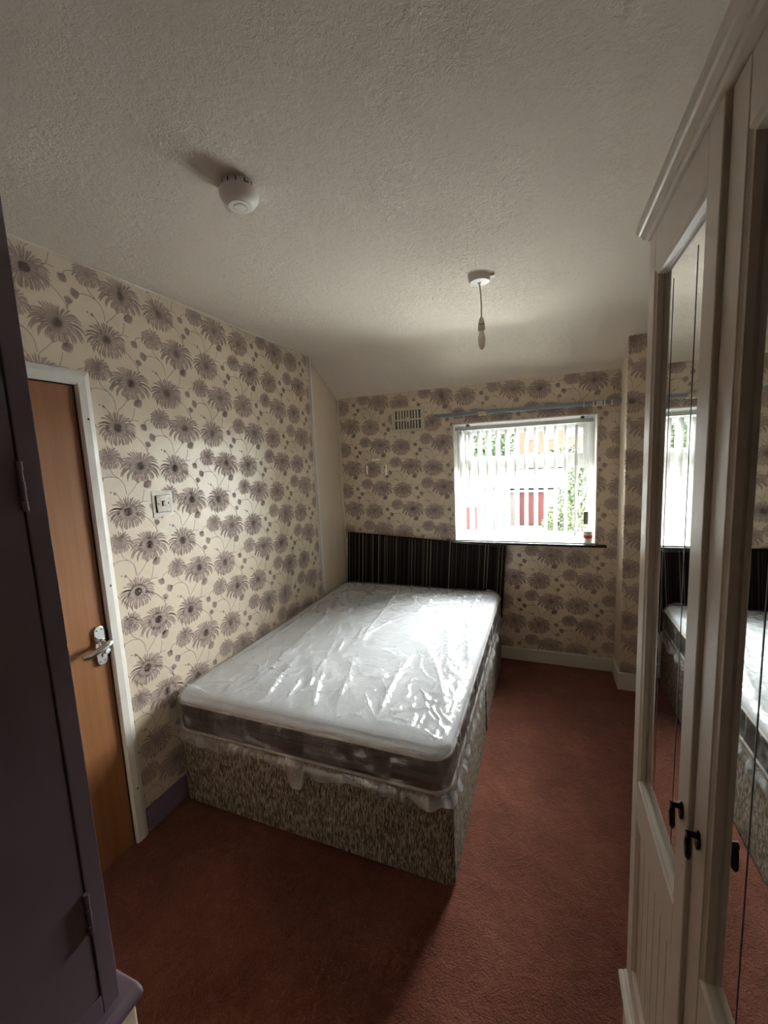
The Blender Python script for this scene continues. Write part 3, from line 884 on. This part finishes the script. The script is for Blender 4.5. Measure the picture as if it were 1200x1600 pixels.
CREASES = [
    ([(0.958,2.27),(1.062,2.13),(1.174,1.95),(1.242,1.78),(1.293,1.635),(1.332,1.509)], 0.020, 0.020),
    ([(1.161,2.506),(1.153,2.371),(1.194,2.167),(1.241,1.997)], 0.018, 0.013),
    ([(1.141,2.989),(1.178,2.704),(1.266,2.421),(1.314,2.137),(1.351,1.934)], 0.018, 0.014),
    ([(0.592,3.204),(0.646,2.645),(0.677,2.174),(0.657,1.991)], 0.016, 0.016),
    ([(1.062,1.412),(1.041,1.583),(1.025,1.775),(1.042,2.044)], 0.016, 0.012),
    ([(1.062,1.412),(1.101,1.477),(1.183,1.529),(1.295,1.578)], 0.013, 0.012),
    ([(1.062,1.412),(1.207,1.408),(1.293,1.396),(1.348,1.352)], 0.016, 0.012),
    ([(1.062,1.412),(0.997,1.495),(0.929,1.602)], 0.013, 0.010),
    ([(0.525,1.374),(0.502,1.495),(0.426,1.845)], 0.016, 0.012),
    ([(0.772,1.411),(0.722,1.528),(0.644,1.734)], 0.018, 0.015),
    ([(0.353,1.322),(0.339,1.446),(0.374,1.669),(0.288,2.366),(0.185,2.82)], 0.014, 0.016),
    ([(0.622,1.429),(0.585,1.614)], 0.014, 0.010),
    ([(0.035,1.395),(0.166,1.377),(0.255,1.345)], 0.012, 0.012),
    ([(0.33,1.345),(0.399,1.498),(0.381,1.794),(0.305,2.456)], 0.012, 0.012),
    ([(0.582,2.101),(0.669,2.098),(0.626,2.258),(0.679,2.378)], 0.016, 0.010),
    ([(0.622,1.925),(0.582,2.101)], 0.015, 0.010),
    ([(0.863,2.272),(0.968,2.226),(1.062,2.13)], 0.013, 0.010),
    ([(0.694,2.044),(0.697,2.228),(0.785,2.484)], 0.016, 0.012),
    ([(1.36,2.795),(1.350,2.318),(1.35,1.876)], 0.012, 0.010),
    ([(1.32,2.841),(1.331,2.4),(1.34,1.998),(1.346,1.87)], 0.012, 0.010),
    ([(1.30,3.052),(1.315,2.562),(1.30,2.077)], 0.010, 0.010),
    ([(0.964,1.757),(1.067,1.851),(1.132,1.857)], 0.011, 0.010),
    ([(0.842,1.721),(0.945,1.721),(0.995,1.766)], 0.011, 0.010),
    ([(0.887,1.37),(0.936,1.421),(1.023,1.421)], 0.011, 0.010),
    ([(1.03,1.671),(1.06,1.573)], 0.010, 0.008),
    ([(1.161,1.699),(1.224,1.613),(1.288,1.609)], 0.011, 0.010),
    ([(0.85,1.499),(0.809,1.681),(0.742,1.897)], 0.013, 0.012),
    ([(0.866,2.01),(0.96,1.96),(1.042,2.044)], 0.010, 0.010),
    ([(0.60,1.36),(0.66,1.55),(0.61,1.80),(0.52,2.10)], 0.010, 0.012),
    ([(0.10,1.60),(0.16,2.1),(0.12,2.7)], 0.010, 0.018),
    ([(0.90,3.18),(0.93,2.9),(0.88,2.6)], 0.008, 0.014),
    ([(0.42,3.15),(0.40,2.8),(0.47,2.4)], 0.009, 0.014),
    ([(1.20,3.18),(1.235,2.9),(1.23,2.62),(1.27,2.40)], 0.011, 0.010),
    ([(1.26,3.15),(1.285,2.85),(1.27,2.60)], 0.010, 0.008),
]
def crease_h(x, y):
    h = np.zeros_like(x)
    for pts, hh, ww in CREASES:
        best = np.full_like(x, 9.0); tb = np.zeros_like(x)
        tot = sum(math.dist(pts[i], pts[i+1]) for i in range(len(pts)-1)); acc = 0
        for i in range(len(pts)-1):
            ax, ay = pts[i]; bx_, by_ = pts[i+1]; dx, dy = bx_-ax, by_-ay; l2 = dx*dx+dy*dy
            t = np.clip(((x-ax)*dx+(y-ay)*dy)/l2, 0, 1)
            d_ = np.hypot(x-ax-t*dx, y-ay-t*dy)
            s = (acc+t*math.sqrt(l2))/tot
            m_ = d_ < best
            best = np.where(m_, d_, best); tb = np.where(m_, s, tb); acc += math.sqrt(l2)
        taper = np.clip(np.minimum(tb, 1-tb)*6, 0.25, 1)
        # sharp crest, with a shallow trough either side
        q = best/(ww*0.85)
        h = np.maximum(h, hh*0.95*taper*np.exp(-np.abs(q)**1.3))
    return h
def wrap_h(x, y):
    edge = np.clip(np.minimum(np.minimum(x-MX0, MX1-x), np.minimum(y-MY0, MY1-y))/0.10, 0, 1)
    r1 = ridged(x, y, 5, 9, 5)*0.0120*vnoise(x*3, y*3, 40)
    r2 = ridged(x+y*0.5, y-x*0.5, 15, 15, 9)*0.0090*vnoise(x*4+9, y*4, 41)*1.3
    r3 = ridged(x, y, 25, 32, 22)*0.0042*vnoise(x*5, y*5+4, 42)*1.5
    right = np.clip((x-1.0)/0.3, 0, 1)
    r4 = ridged(x, y, 33, 28, 8)*0.0100*right
    lo = (vnoise(x*2.2, y*2.2, 50))*0.006
    return (lo + r1+r2+r3+r4)*(0.35+0.65*edge) + crease_h(x, y)
NA = 840
PA = rrect(MX0, MX1, MY0, MY1, 0.075, NA)
arc = np.arange(NA)/NA
rowsV = []; rowsF = []
# skirt hanging below the mattress, then side, edge, top
zlow = np.full(NA, 0.362)
zlow += 0.018*(vnoise(arc*60, arc*0+2, 60)-0.5)*2
# the hanging flap at the foot end
foot = (PA[:,3] < -0.9)
fx = PA[:,0]
flap = np.exp(-((fx-0.720)/0.042)**6)*foot
zlow -= 0.085*flap
wallside = np.clip((0.06-PA[:,0])/0.03, 0, 1)
side_rows = 22
cornerA = ((np.abs(PA[:,2]) > 0.05) & (np.abs(PA[:,3]) > 0.05) & (PA[:,3] < 0) & (PA[:,2] > 0)).astype(float)
cornerA = np.convolve(np.concatenate([cornerA[-6:], cornerA, cornerA[:6]]), np.ones(13)/13, 'valid')
def sidepoint(t):
    z = zlow + (MZb-0.030-zlow)*t
    n = vnoise(arc*150, np.full(NA, t*4.5), 61)-0.5
    n2 = ridged(arc*6.4, np.full(NA, t*0.18), 62, 14, 9)
    n3 = vnoise(arc*420, np.full(NA, t*9), 63)-0.5
    off = 0.009 + 0.010*n + 0.010*n2 + 0.003*n3
    off = np.where(wallside > 0.5, np.clip(off*0.5, 0.002, 0.010), off)
    off = np.clip(off, 0.0065, 0.04)
    off = np.where(PA[:,3] > 0.9, np.clip(off*0.5, 0.006, 0.010), off)   # head end pressed to the headboard
    # gathered corners at the foot end
    corner = cornerA
    off = off + corner*0.026*(0.55+0.45*np.sin(arc*NA*0.8+t*3))*(1-t*0.8)
    # below the mattress the film hangs against the base
    low = np.clip((MZa-z)/0.02, 0, 1)
    off = off*(1-0.25*low) + low*0.016
    return np.stack([PA[:,0]+PA[:,2]*off, PA[:,1]+PA[:,3]*off, z], 1)
for t in np.linspace(0, 1, side_rows):
    rowsV.append(sidepoint(t))
    n2 = ridged(arc*6.4, np.full(NA, t*0.18), 62, 14, 9); n4 = ridged(arc*6.4+t*0.25, np.full(NA, t*0.25), 72, 22, 16)
    below = np.clip((MZa+0.004-rowsV[-1][:,2])/0.012, 0, 1)
    rowsF.append(np.clip(0.035 + 0.17*n2 + 0.14*n4*vnoise(arc*40, np.full(NA, t*3), 73) + 0.20*below + 0.10*flap*below + cornerA*0.14, 0, 0.5))
last = rowsV[-1]
for (ins, z) in [(-0.006, MZb-0.018), (-0.001, MZb-0.006), (0.010, MZb+0.004), (0.024, MZb+0.009)]:
    x = PA[:,0]-PA[:,2]*ins; y = PA[:,1]-PA[:,3]*ins
    hh = wrap_h(np.clip(x, MX0, MX1), np.clip(y, MY0, MY1))
    x = np.maximum(x, 0.016)
    rowsV.append(np.stack([x, y, z+hh*0.7], 1)); rowsF.append(np.full(NA, 0.24))
QA = np.stack([PA[:,0]-PA[:,2]*0.034, PA[:,1]-PA[:,3]*0.034], 1)
NR = 84
for t in np.linspace(0.0, 1.0, NR)[0:]:
    # shrink to a ridge line along the bed so cells stay even
    cy_ = np.clip(QA[:,1], cym-0.60, cym+0.60)
    x = QA[:,0]+(cxm-QA[:,0])*t; y = QA[:,1]+(cy_-QA[:,1])*t
    hh = wrap_h(x, y)
    rowsV.append(np.stack([x, y, MZb+0.0105+hh], 1)); rowsF.append(np.clip(0.09+hh*13, 0, 0.5))
nrow = len(rowsV)
V = np.concatenate(rowsV)
idx = np.arange(nrow*NA).reshape(nrow, NA)
a_ = idx[:-1]; b_ = np.roll(idx, -1, axis=1)[:-1]; c_ = np.roll(idx, -1, axis=1)[1:]; d_ = idx[1:]
Fq = np.stack([a_.ravel(), b_.ravel(), c_.ravel(), d_.ravel()], 1)
me = bpy.data.meshes.new('polythene_wrap'); me.from_pydata(V.tolist(), [], Fq.tolist()); me.materials.append(M['film'])
me.polygons.foreach_set('use_smooth', [True]*len(me.polygons))
fold = np.concatenate(rowsF)
atr = me.attributes.new('fold', 'FLOAT', 'POINT'); atr.data.foreach_set('value', fold.astype(np.float32))
wrap = bpy.data.objects.new('polythene_wrap', me); COL.objects.link(wrap); wrap.parent = matt
wrap['label'] = 'clear creased polythene wrap'
rebase(matt, (cxm, cym, MZa))

# --- headboard, fixed slightly askew
hb = tag(empty('headboard'), 'dark striped fabric headboard standing crooked behind the mattress', 'headboard')
pan = MB().box(0, 1.366, 0, 0.045, -0.60, 0).build('panel', M['headboard'], hb, bevel=0.010, seg=3)
pan.location = (0.060, D-0.052, 1.020); pan.rotation_euler = (0, math.radians(3.55), 0)
for sx in (0.30, 1.05):
    MB().box(sx, sx+0.05, D-0.032, D-0.0195, 0.0, 0.60).build('strut', M['dark_gap'], hb)
rebase(hb, (0.74, D-0.03, 0))

# ================================================================== ON THE WALLS AND CEILING
# smoke alarm
sm = tag(empty('smoke_alarm'), 'round white smoke alarm on the textured ceiling', 'smoke alarm')
SX, SY = 0.858, 1.086
T = Matrix.Translation((SX, SY, H)) @ Matrix.Rotation(math.pi, 4, 'X')
MB().lathe([(0.046, -0.002), (0.046, 0.016), (0.044, 0.018)], 40, T).build('base_ring', M['white_plastic'], sm, smooth='auto')
MB().lathe([(0.048, 0.017), (0.056, 0.020), (0.057, 0.026), (0.053, 0.040), (0.044, 0.052), (0.034, 0.058), (0.033, 0.0585)], 48, T).build('body', M['white_plastic'], sm, smooth='auto')
MB().lathe([(0.0335, 0.058), (0.033, 0.0605), (0.021, 0.0612), (0.0205, 0.0600), (0.0, 0.0600)], 40, T).build('cap', M['white_plastic'], sm, smooth='auto')
MB().lathe([(0.0185, 0.0600), (0.0180, 0.0622), (0.0, 0.0624)], 36, T).build('test_button', M['white_plastic'], sm, smooth='auto')
for k in range(12):
    a = 2*math.pi*k/12
    MB().box(-0.0015, 0.0015, -0.0465, -0.0440, -0.0150, -0.003).build('vent_slot', M['black'], sm).matrix_local = Matrix.Translation((SX, SY, H)) @ Matrix.Rotation(a, 4, 'Z')
sl_ = MB().box(-0.006, 0.006, -0.0555, -0.050, -0.0205, -0.0165).build('latch_slot', M['black'], sm)
sl_.matrix_local = Matrix.Translation((SX, SY, H)) @ Matrix.Rotation(math.radians(62), 4, 'Z')
sm.location = (SX, SY, H)
for c_o in sm.children: c_o.location = c_o.location - Vector((SX, SY, H))

# pendant lamp holder with a bare candle bulb
pd = tag(empty('pendant_light'), 'bare candle bulb hanging on a short flex from the ceiling rose', 'pendant light')
PX, PY = 1.416, 2.052
T = Matrix.Translation((PX, PY, H)) @ Matrix.Rotation(math.pi, 4, 'X')
MB().lathe([(0.051, -0.002), (0.051, 0.006), (0.047, 0.022), (0.043, 0.026), (0.010, 0.028), (0.006, 0.033), (0.004, 0.034)], 36, T).build('ceiling_rose', M['white_plastic'], pd, smooth='auto')
MB().box(PX+0.044, PX+0.068, PY-0.012, PY+0.014, H-0.012, H+0.001).build('terminal_tab', M['cream_plastic'], pd, bevel=0.002)
MB().tube([(PX, PY, H-0.032), (PX+0.004, PY, H-0.07), (PX+0.007, PY, H-0.12), (PX+0.006, PY, H-0.186)], 0.0034, 10).build('flex', M['cream_plastic'], pd, smooth='auto')
T2 = Matrix.Translation((PX+0.006, PY, H-0.180)) @ Matrix.Rotation(math.pi, 4, 'X')
MB().lathe([(0.005, 0), (0.010, 0.008), (0.0145, 0.024), (0.0155, 0.032)], 24, T2).build('holder_cap', M['cream_plastic'], pd, smooth='auto')
MB().lathe([(0.0135, 0.031), (0.0135, 0.036)], 24, T2).build('holder_joint', M['black'], pd, smooth='auto')
MB().lathe([(0.0160, 0.036), (0.0162, 0.056), (0.0140, 0.062)], 24, T2).build('holder_skirt', M['cream_plastic'], pd, smooth='auto')
MB().lathe([(0.0105, 0.061), (0.0105, 0.070), (0.0130, 0.076), (0.0165, 0.090), (0.0172, 0.104), (0.0150, 0.122), (0.0105, 0.138), (0.0050, 0.147), (0.0, 0.149)], 28, T2).build('bulb', M['bulb'], pd, smooth='auto')
rebase(pd, (PX, PY, H))

# light switch
sw_ = tag(empty('light_switch'), 'metal light switch in a clear surround beside the brown door', 'light switch')
Y0s, Y1s, Z0s, Z1s = 1.383, 1.482, 1.432, 1.546
q = MB()
q.box(0.0, 0.003, Y0s-0.006, Y1s+0.006, Z1s-0.016, Z1s+0.004); q.box(0.0, 0.003, Y0s-0.006, Y1s+0.006, Z0s-0.004, Z0s+0.014)
q.box(0.0, 0.003, Y0s-0.006, Y0s+0.010, Z0s+0.014, Z1s-0.016); q.box(0.0, 0.003, Y1s-0.014, Y1s+0.006, Z0s+0.014, Z1s-0.016)
q.build('surround', M['clear'], sw_, bevel=0.001)
MB().box(0.0, 0.009, 1.394, 1.468, 1.449, 1.531).build('face_plate', M['steel'], sw_, bevel=0.002)
MB().box(0.009, 0.014, 1.425, 1.437, 1.478, 1.503).build('rocker', M['chrome'], sw_, bevel=0.0015)
for yy in (1.404, 1.458):
    MB().tube([(0.0085, yy, 1.490), (0.0100, yy, 1.490)], 0.0035, 10).build('screw', M['black'], sw_)
rebase(sw_, (0, 1.432, 1.49))

# air vent
vt = tag(empty('air_vent'), 'cream louvred air vent high on the window wall', 'air vent')
vx0, vx1, vz0, vz1 = 0.510, 0.790, 1.870, 2.068
q = MB(); yv0, yv1 = D-0.012, D+0.001
bw = 0.030
q.box(vx0, vx1, yv0, yv1, vz0, vz0+bw*0.8); q.box(vx0, vx1, yv0, yv1, vz1-bw*0.8, vz1); q.box(vx0, vx0+bw, yv0, yv1, vz0+bw*0.8, vz1-bw*0.8); q.box(vx1-bw, vx1, yv0, yv1, vz0+bw*0.8, vz1-bw*0.8)
zm = (vz0+vz1)/2
q.box(vx0+bw, vx1-bw, yv0, yv1, zm-0.006, zm+0.006)
q.build('frame', M['cream_plastic'], vt, bevel=0.002)
gx = np.linspace(vx0+bw, vx1-bw, 10)
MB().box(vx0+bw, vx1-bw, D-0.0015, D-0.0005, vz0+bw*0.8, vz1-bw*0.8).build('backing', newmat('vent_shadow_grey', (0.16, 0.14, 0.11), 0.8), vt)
for k in range(1, 9):
    for (za, zb) in ((vz0+bw*0.8, zm-0.006), (zm+0.006, vz1-bw*0.8)):
        MB().box(gx[k]-0.006, gx[k]+0.006, yv0+0.001, yv1-0.004, za, zb).build('louvre', M['cream_plastic'], vt)
MB().box((vx0+vx1)/2-0.020, (vx0+vx1)/2+0.020, yv0-0.001, yv1-0.004, zm-0.018, zm+0.018).build('centre_slide', M['cream_plastic'], vt, bevel=0.002)
rebase(vt, ((vx0+vx1)/2, D, vz0))

# strips of tape left on the window wall
for (x0, x1, z0, z1, lb) in [(0.308, 0.386, 1.644, 1.660, 'short level strip of pale tape, the top one on the window wall'),
                             (0.252, 0.266, 1.530, 1.604, 'short upright strip of pale tape nearest the corner'),
                             (0.430, 0.444, 1.520, 1.608, 'short upright strip of pale tape nearer the air vent and window')]:
    tag(MB().box(x0, x1, D-0.0016, D-0.0004, z0, z1).build('tape_strip', M['tape'], bevel=0.0003), lb, 'tape')

# curtain rail
cr = tag(empty('curtain_rail'), 'blue-grey plastic curtain rail fixed above the window', 'curtain rail')
RZ = 1.975
MB().box(0.895, 2.180, D-0.040, D-0.028, RZ-0.016, RZ+0.014).box(0.895, 2.180, D-0.045, D-0.040, RZ-0.012, RZ-0.006).box(0.895, 2.180, D-0.045, D-0.040, RZ+0.004, RZ+0.010).build('track', M['grey_rail'], cr, bevel=0.001)
for bx_ in (1.225, 2.05):
    MB().box(bx_, bx_+0.055 if bx_ < 2 else bx_+0.02, D-0.048, D-0.0005, RZ-0.022, RZ+0.004).build('bracket', M['cream_plastic'], cr, bevel=0.002)
for gx_ in (1.955, 2.015, 2.038, 2.052, 2.064, 2.084, 2.128):
    MB().box(gx_-0.003, gx_+0.003, D-0.052, D-0.040, RZ-0.026, RZ+0.010).build('glider', M['white_plastic'], cr)
for xe in (0.888, 2.178):
    MB().box(xe, xe+0.008, D-0.047, D-0.024, RZ-0.018, RZ+0.016).build('end_stop', M['grey_rail'], cr)
rebase(cr, (1.54, D, RZ))

# vertical blind
bl = tag(empty('vertical_blind'), 'white vertical blind with thirteen open slats in the window', 'blind')
YBL = D+0.075
MB().box(1.026, 2.030, YBL-0.020, YBL+0.020, 1.852, 1.882).build('headrail', M['blind_rail'], bl, bevel=0.002)
for bx_ in (1.115, 1.945):
    MB().box(bx_, bx_+0.022, YBL-0.024, YBL+0.018, 1.880, WZ1-0.008).build('bracket', M['grey_metal'], bl)
ANG = math.radians(17.5)
xs = np.linspace(1.078, 1.922, 13)
SLW, ST, SB = 0.089, 1.838, 0.992
def slat_mesh():
    mb = MB(); V = []; Fq = []
    nu, nv = 8, 10
    for j in range(nv+1):
        z = SB + (ST-SB)*j/nv
        for i in range(nu+1):
            s = (i/nu-0.5)
            V.append((0.006*(1-4*s*s)-0.003, s*SLW, z))
    for j in range(nv):
        for i in range(nu):
            b0 = j*(nu+1)+i
            Fq.append((b0, b0+1, b0+nu+2, b0+nu+1))
    me = bpy.data.meshes.new('slat'); me.from_pydata(V, [], Fq); me.materials.append(M['blind'])
    me.polygons.foreach_set('use_smooth', [True]*len(me.polygons))
    return me
def part_mesh(mb, name, mat):
    o = mb.build(name, mat); me = o.data; bpy.data.objects.remove(o); return me
sme = slat_mesh()
wme = part_mesh(MB().box(-0.0035, 0.0035, -SLW/2+0.002, SLW/2-0.002, SB-0.006, SB+0.030), 'weight', M['white_plastic'])
hme = part_mesh(MB().box(-0.002, 0.002, -0.010, 0.010, ST-0.004, ST+0.016), 'hanger', M['white_plastic'])
for k, x in enumerate(xs):
    s = bpy.data.objects.new('slat', sme); COL.objects.link(s); s.parent = bl
    s.location = (x, YBL, 0); s.rotation_euler = (0, 0, -ANG + rnd.uniform(-0.03, 0.03))
    for nm, mm in (('weight', wme), ('hanger', hme)):
        w_ = bpy.data.objects.new(nm, mm); COL.objects.link(w_); w_.parent = s
for side in (-1, 1):   # bead chains linking the slat bottoms
    for k in range(12):
        pts = []
        for i in range(7):
            t = i/6
            pts.append((xs[k]+(xs[k+1]-xs[k])*t + side*math.sin(ANG)*SLW/2, YBL+side*math.cos(ANG)*SLW/2, SB+0.004-0.016*4*t*(1-t)))
        MB().tube(pts, 0.0013, 5).build('bead_chain', M['white_plastic'], bl)
MB().tube([(1.992, YBL-0.015, 1.855), (1.996, YBL-0.02, 1.5), (1.990, YBL-0.02, 1.17)], 0.0018, 6).tube([(1.975, YBL-0.015, 1.855), (1.978, YBL-0.02, 1.5), (1.984, YBL-0.02, 1.17)], 0.0018, 6).build('control_cord', M['white_plastic'], bl)
MB().box(1.970, 2.002, YBL-0.030, YBL-0.010, 1.105, 1.200).build('cord_weight', newmat('olive_grey_weight', (0.16, 0.16, 0.12), 0.5), bl, bevel=0.004)
rebase(bl, (1.5, YBL, SB))

# small tub on the sill
tb = tag(empty('tub'), 'small white tub with a red band on the window sill', 'tub')
T = Matrix.Translation((2.000, D+0.035, WZ0+0.014))
MB().lathe([(0.026, 0), (0.0285, 0.003), (0.030, 0.072)], 28, T).build('body', M['white_plastic'], tb, smooth='auto')
MB().lathe([(0.0300, 0.032), (0.0306, 0.033), (0.0311, 0.055), (0.0305, 0.056)], 28, T).build('label', M['red_label'], tb, smooth='auto')
MB().lathe([(0.031, 0.070), (0.032, 0.072), (0.032, 0.083), (0.030, 0.085)], 28, T).build('lid', M['cream_plastic'], tb, smooth='auto')
rebase(tb, (2.000, D+0.035, WZ0+0.014))

# ================================================================== OUTSIDE
GZ = -2.7
tag(MB().box(-60, 60, D+0.3, 90, GZ-0.2, GZ).build('ground', M['ground']), kind='structure')
def scaled(X14, Z14, Y):   # place a sighted point at another distance along its line of sight
    k = Y/14.0
    return 1.697+(X14-1.697)*k, 1.645+(Z14-1.645)*k
# garage with red door
YG = 26.0
gx0, fz = scaled(0.478, 0.546, YG); gx1, _ = scaled(2.304, 0.55, YG)
dx0, dz = scaled(0.95, 0.447, YG); dx1, _ = scaled(1.74, 0.447, YG)
ga = tag(empty('garage'), 'pale garage with a red door beyond the window', 'garage')
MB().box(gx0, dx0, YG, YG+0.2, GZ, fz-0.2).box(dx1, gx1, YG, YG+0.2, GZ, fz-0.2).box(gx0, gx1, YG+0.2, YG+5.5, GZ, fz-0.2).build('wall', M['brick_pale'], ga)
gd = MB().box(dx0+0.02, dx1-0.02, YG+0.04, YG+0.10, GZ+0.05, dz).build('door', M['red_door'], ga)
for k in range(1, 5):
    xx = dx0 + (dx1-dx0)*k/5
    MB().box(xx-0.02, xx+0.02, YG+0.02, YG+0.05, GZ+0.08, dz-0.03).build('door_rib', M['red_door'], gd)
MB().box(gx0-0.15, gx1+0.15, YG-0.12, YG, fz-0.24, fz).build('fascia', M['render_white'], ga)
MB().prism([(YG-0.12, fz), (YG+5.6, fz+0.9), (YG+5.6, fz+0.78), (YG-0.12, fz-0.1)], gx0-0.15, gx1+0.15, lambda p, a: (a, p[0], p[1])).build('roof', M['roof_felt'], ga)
rebase(ga, ((gx0+gx1)/2, YG+2, GZ))
# outbuilding at left with tiled roof
YL = 24.0
lx0, lz1 = scaled(-3.2, 1.219, YL); lx1, lz0 = scaled(0.44, 0.70, YL)
ob = tag(empty('outbuilding'), 'white rendered outbuilding with an orange tiled roof beyond the window', 'outbuilding')
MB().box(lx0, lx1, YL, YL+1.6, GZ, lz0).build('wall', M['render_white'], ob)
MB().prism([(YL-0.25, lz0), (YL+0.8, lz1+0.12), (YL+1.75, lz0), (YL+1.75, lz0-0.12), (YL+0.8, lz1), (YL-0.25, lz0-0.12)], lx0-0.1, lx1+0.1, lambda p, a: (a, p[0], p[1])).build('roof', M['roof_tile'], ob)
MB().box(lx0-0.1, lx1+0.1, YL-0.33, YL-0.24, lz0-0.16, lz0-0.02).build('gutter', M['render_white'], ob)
for (a, b) in ((-0.265, -0.16), (0.03, 0.14)):
    p0, _ = scaled(a, 0, YL); p1, _ = scaled(b, 0, YL)
    MB().box(p0, p1, YL-0.12, YL-0.02, GZ, lz0-0.2).build('grey_post', M['grey_metal'], ob)
p0, pz = scaled(-0.83, -0.075, YL); p1, _ = scaled(-0.43, 0, YL)
MB().box(p0, p1, YL-0.06, YL, GZ, pz).build('red_door', M['red_door'], ob)
rebase(ob, ((lx0+lx1)/2, YL+0.8, GZ))
# wheelie bin between them
p0, pz = scaled(0.29, -0.237, 23.0)
bn = tag(empty('wheelie_bin'), 'teal wheelie bin beside the white outbuilding', 'bin')
MB().add([(p0, 22.7, GZ+0.08), (p0+0.5, 22.7, GZ+0.08), (p0+0.5, 23.2, GZ+0.08), (p0, 23.2, GZ+0.08), (p0-0.06, 22.6, pz-0.1), (p0+0.56, 22.6, pz-0.1), (p0+0.56, 23.3, pz-0.1), (p0-0.06, 23.3, pz-0.1)],
         [(0,3,2,1),(4,5,6,7),(0,1,5,4),(1,2,6,5),(2,3,7,6),(3,0,4,7)]).build('body', M['teal'], bn)
MB().box(p0-0.08, p0+0.58, 22.55, 23.35, pz-0.1, pz).build('lid', M['teal'], bn, bevel=0.03)
for wx_ in (p0-0.02, p0+0.46):
    MB().tube([(wx_, 23.25, GZ+0.1), (wx_+0.06, 23.25, GZ+0.1)], 0.1, 14).build('wheel', M['black'], bn)
rebase(bn, (p0+0.25, 23, GZ))
# brick house behind
YH = 42.0
def sh(X26, Z26):
    k = YH/26.0
    return 1.697+(X26-1.697)*k, 1.645+(Z26-1.645)*k
hx0, _ = sh(0.25, 3); hx1 = 14.0
ho = tag(empty('house'), 'orange brick house with white windows far behind the garage', 'house')
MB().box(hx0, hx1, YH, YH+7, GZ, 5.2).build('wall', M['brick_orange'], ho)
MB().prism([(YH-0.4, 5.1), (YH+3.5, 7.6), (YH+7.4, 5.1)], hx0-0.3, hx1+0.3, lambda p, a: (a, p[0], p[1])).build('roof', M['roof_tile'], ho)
for (xa, za, xb, zb) in [(0.70, 2.45, 1.30, 3.25), (1.62, 2.40, 2.30, 3.25), (2.72, 2.45, 3.35, 3.25), (3.45, 2.5, 4.0, 3.2), (4.6, 2.45, 5.3, 3.25), (5.8, 2.45, 6.5, 3.25)]:
    x0, z0 = sh(xa, za); x1, z1 = sh(xb, zb)
    f_ = MB().box(x0, x1, YH-0.08, YH, z0, z1).build('window', M['render_white'], ho)
    xm_ = (x0+x1)/2
    MB().box(x0+0.12, xm_-0.06, YH-0.10, YH-0.07, z0+0.12, z1-0.12).build('pane', M['out_glass'], f_)
    MB().box(xm_+0.06, x1-0.12, YH-0.10, YH-0.07, z0+0.12, z1-0.12).build('pane', M['out_glass'], f_)
rebase(ho, ((hx0+hx1)/2, YH+3, GZ))
# foliage made of many small leaves
def foliage(name, centre, rad, n, leaf, mat, parent, seed):
    rs = np.random.RandomState(seed)
    d = rs.normal(size=(n, 3)); d /= np.linalg.norm(d, axis=1)[:, None]
    r = rs.uniform(0.55, 1.0, n)**0.6
    lump = 1 + 0.18*np.sin(d[:,0]*5+seed)*np.cos(d[:,2]*6+seed)
    c = np.array(centre) + d*r[:,None]*lump[:,None]*np.array(rad)
    a = rs.normal(size=(n, 3)); a /= np.linalg.norm(a, axis=1)[:,None]
    b = np.cross(a, d); b /= (np.linalg.norm(b, axis=1)[:,None]+1e-6)
    s = leaf*rs.uniform(0.6, 1.3, n)[:,None]
    V = np.stack([c-a*s, c+b*s*0.5, c+a*s, c-b*s*0.5], 1).reshape(-1, 3)
    Fq = np.arange(n*4).reshape(n, 4)
    me = bpy.data.meshes.new(name); me.from_pydata(V.tolist(), [], Fq.tolist()); me.materials.append(mat)
    o = bpy.data.objects.new(name, me); COL.objects.link(o); o.parent = parent; o['kind'] = 'stuff'
    return o
def tree(x, y, h, rad, label, mat, seed, name='tree', cat='tree', leaf=0.22, n=3500, zc=None):
    t = tag(empty(name), label, cat)
    zc = zc if zc is not None else GZ+h-rad[2]
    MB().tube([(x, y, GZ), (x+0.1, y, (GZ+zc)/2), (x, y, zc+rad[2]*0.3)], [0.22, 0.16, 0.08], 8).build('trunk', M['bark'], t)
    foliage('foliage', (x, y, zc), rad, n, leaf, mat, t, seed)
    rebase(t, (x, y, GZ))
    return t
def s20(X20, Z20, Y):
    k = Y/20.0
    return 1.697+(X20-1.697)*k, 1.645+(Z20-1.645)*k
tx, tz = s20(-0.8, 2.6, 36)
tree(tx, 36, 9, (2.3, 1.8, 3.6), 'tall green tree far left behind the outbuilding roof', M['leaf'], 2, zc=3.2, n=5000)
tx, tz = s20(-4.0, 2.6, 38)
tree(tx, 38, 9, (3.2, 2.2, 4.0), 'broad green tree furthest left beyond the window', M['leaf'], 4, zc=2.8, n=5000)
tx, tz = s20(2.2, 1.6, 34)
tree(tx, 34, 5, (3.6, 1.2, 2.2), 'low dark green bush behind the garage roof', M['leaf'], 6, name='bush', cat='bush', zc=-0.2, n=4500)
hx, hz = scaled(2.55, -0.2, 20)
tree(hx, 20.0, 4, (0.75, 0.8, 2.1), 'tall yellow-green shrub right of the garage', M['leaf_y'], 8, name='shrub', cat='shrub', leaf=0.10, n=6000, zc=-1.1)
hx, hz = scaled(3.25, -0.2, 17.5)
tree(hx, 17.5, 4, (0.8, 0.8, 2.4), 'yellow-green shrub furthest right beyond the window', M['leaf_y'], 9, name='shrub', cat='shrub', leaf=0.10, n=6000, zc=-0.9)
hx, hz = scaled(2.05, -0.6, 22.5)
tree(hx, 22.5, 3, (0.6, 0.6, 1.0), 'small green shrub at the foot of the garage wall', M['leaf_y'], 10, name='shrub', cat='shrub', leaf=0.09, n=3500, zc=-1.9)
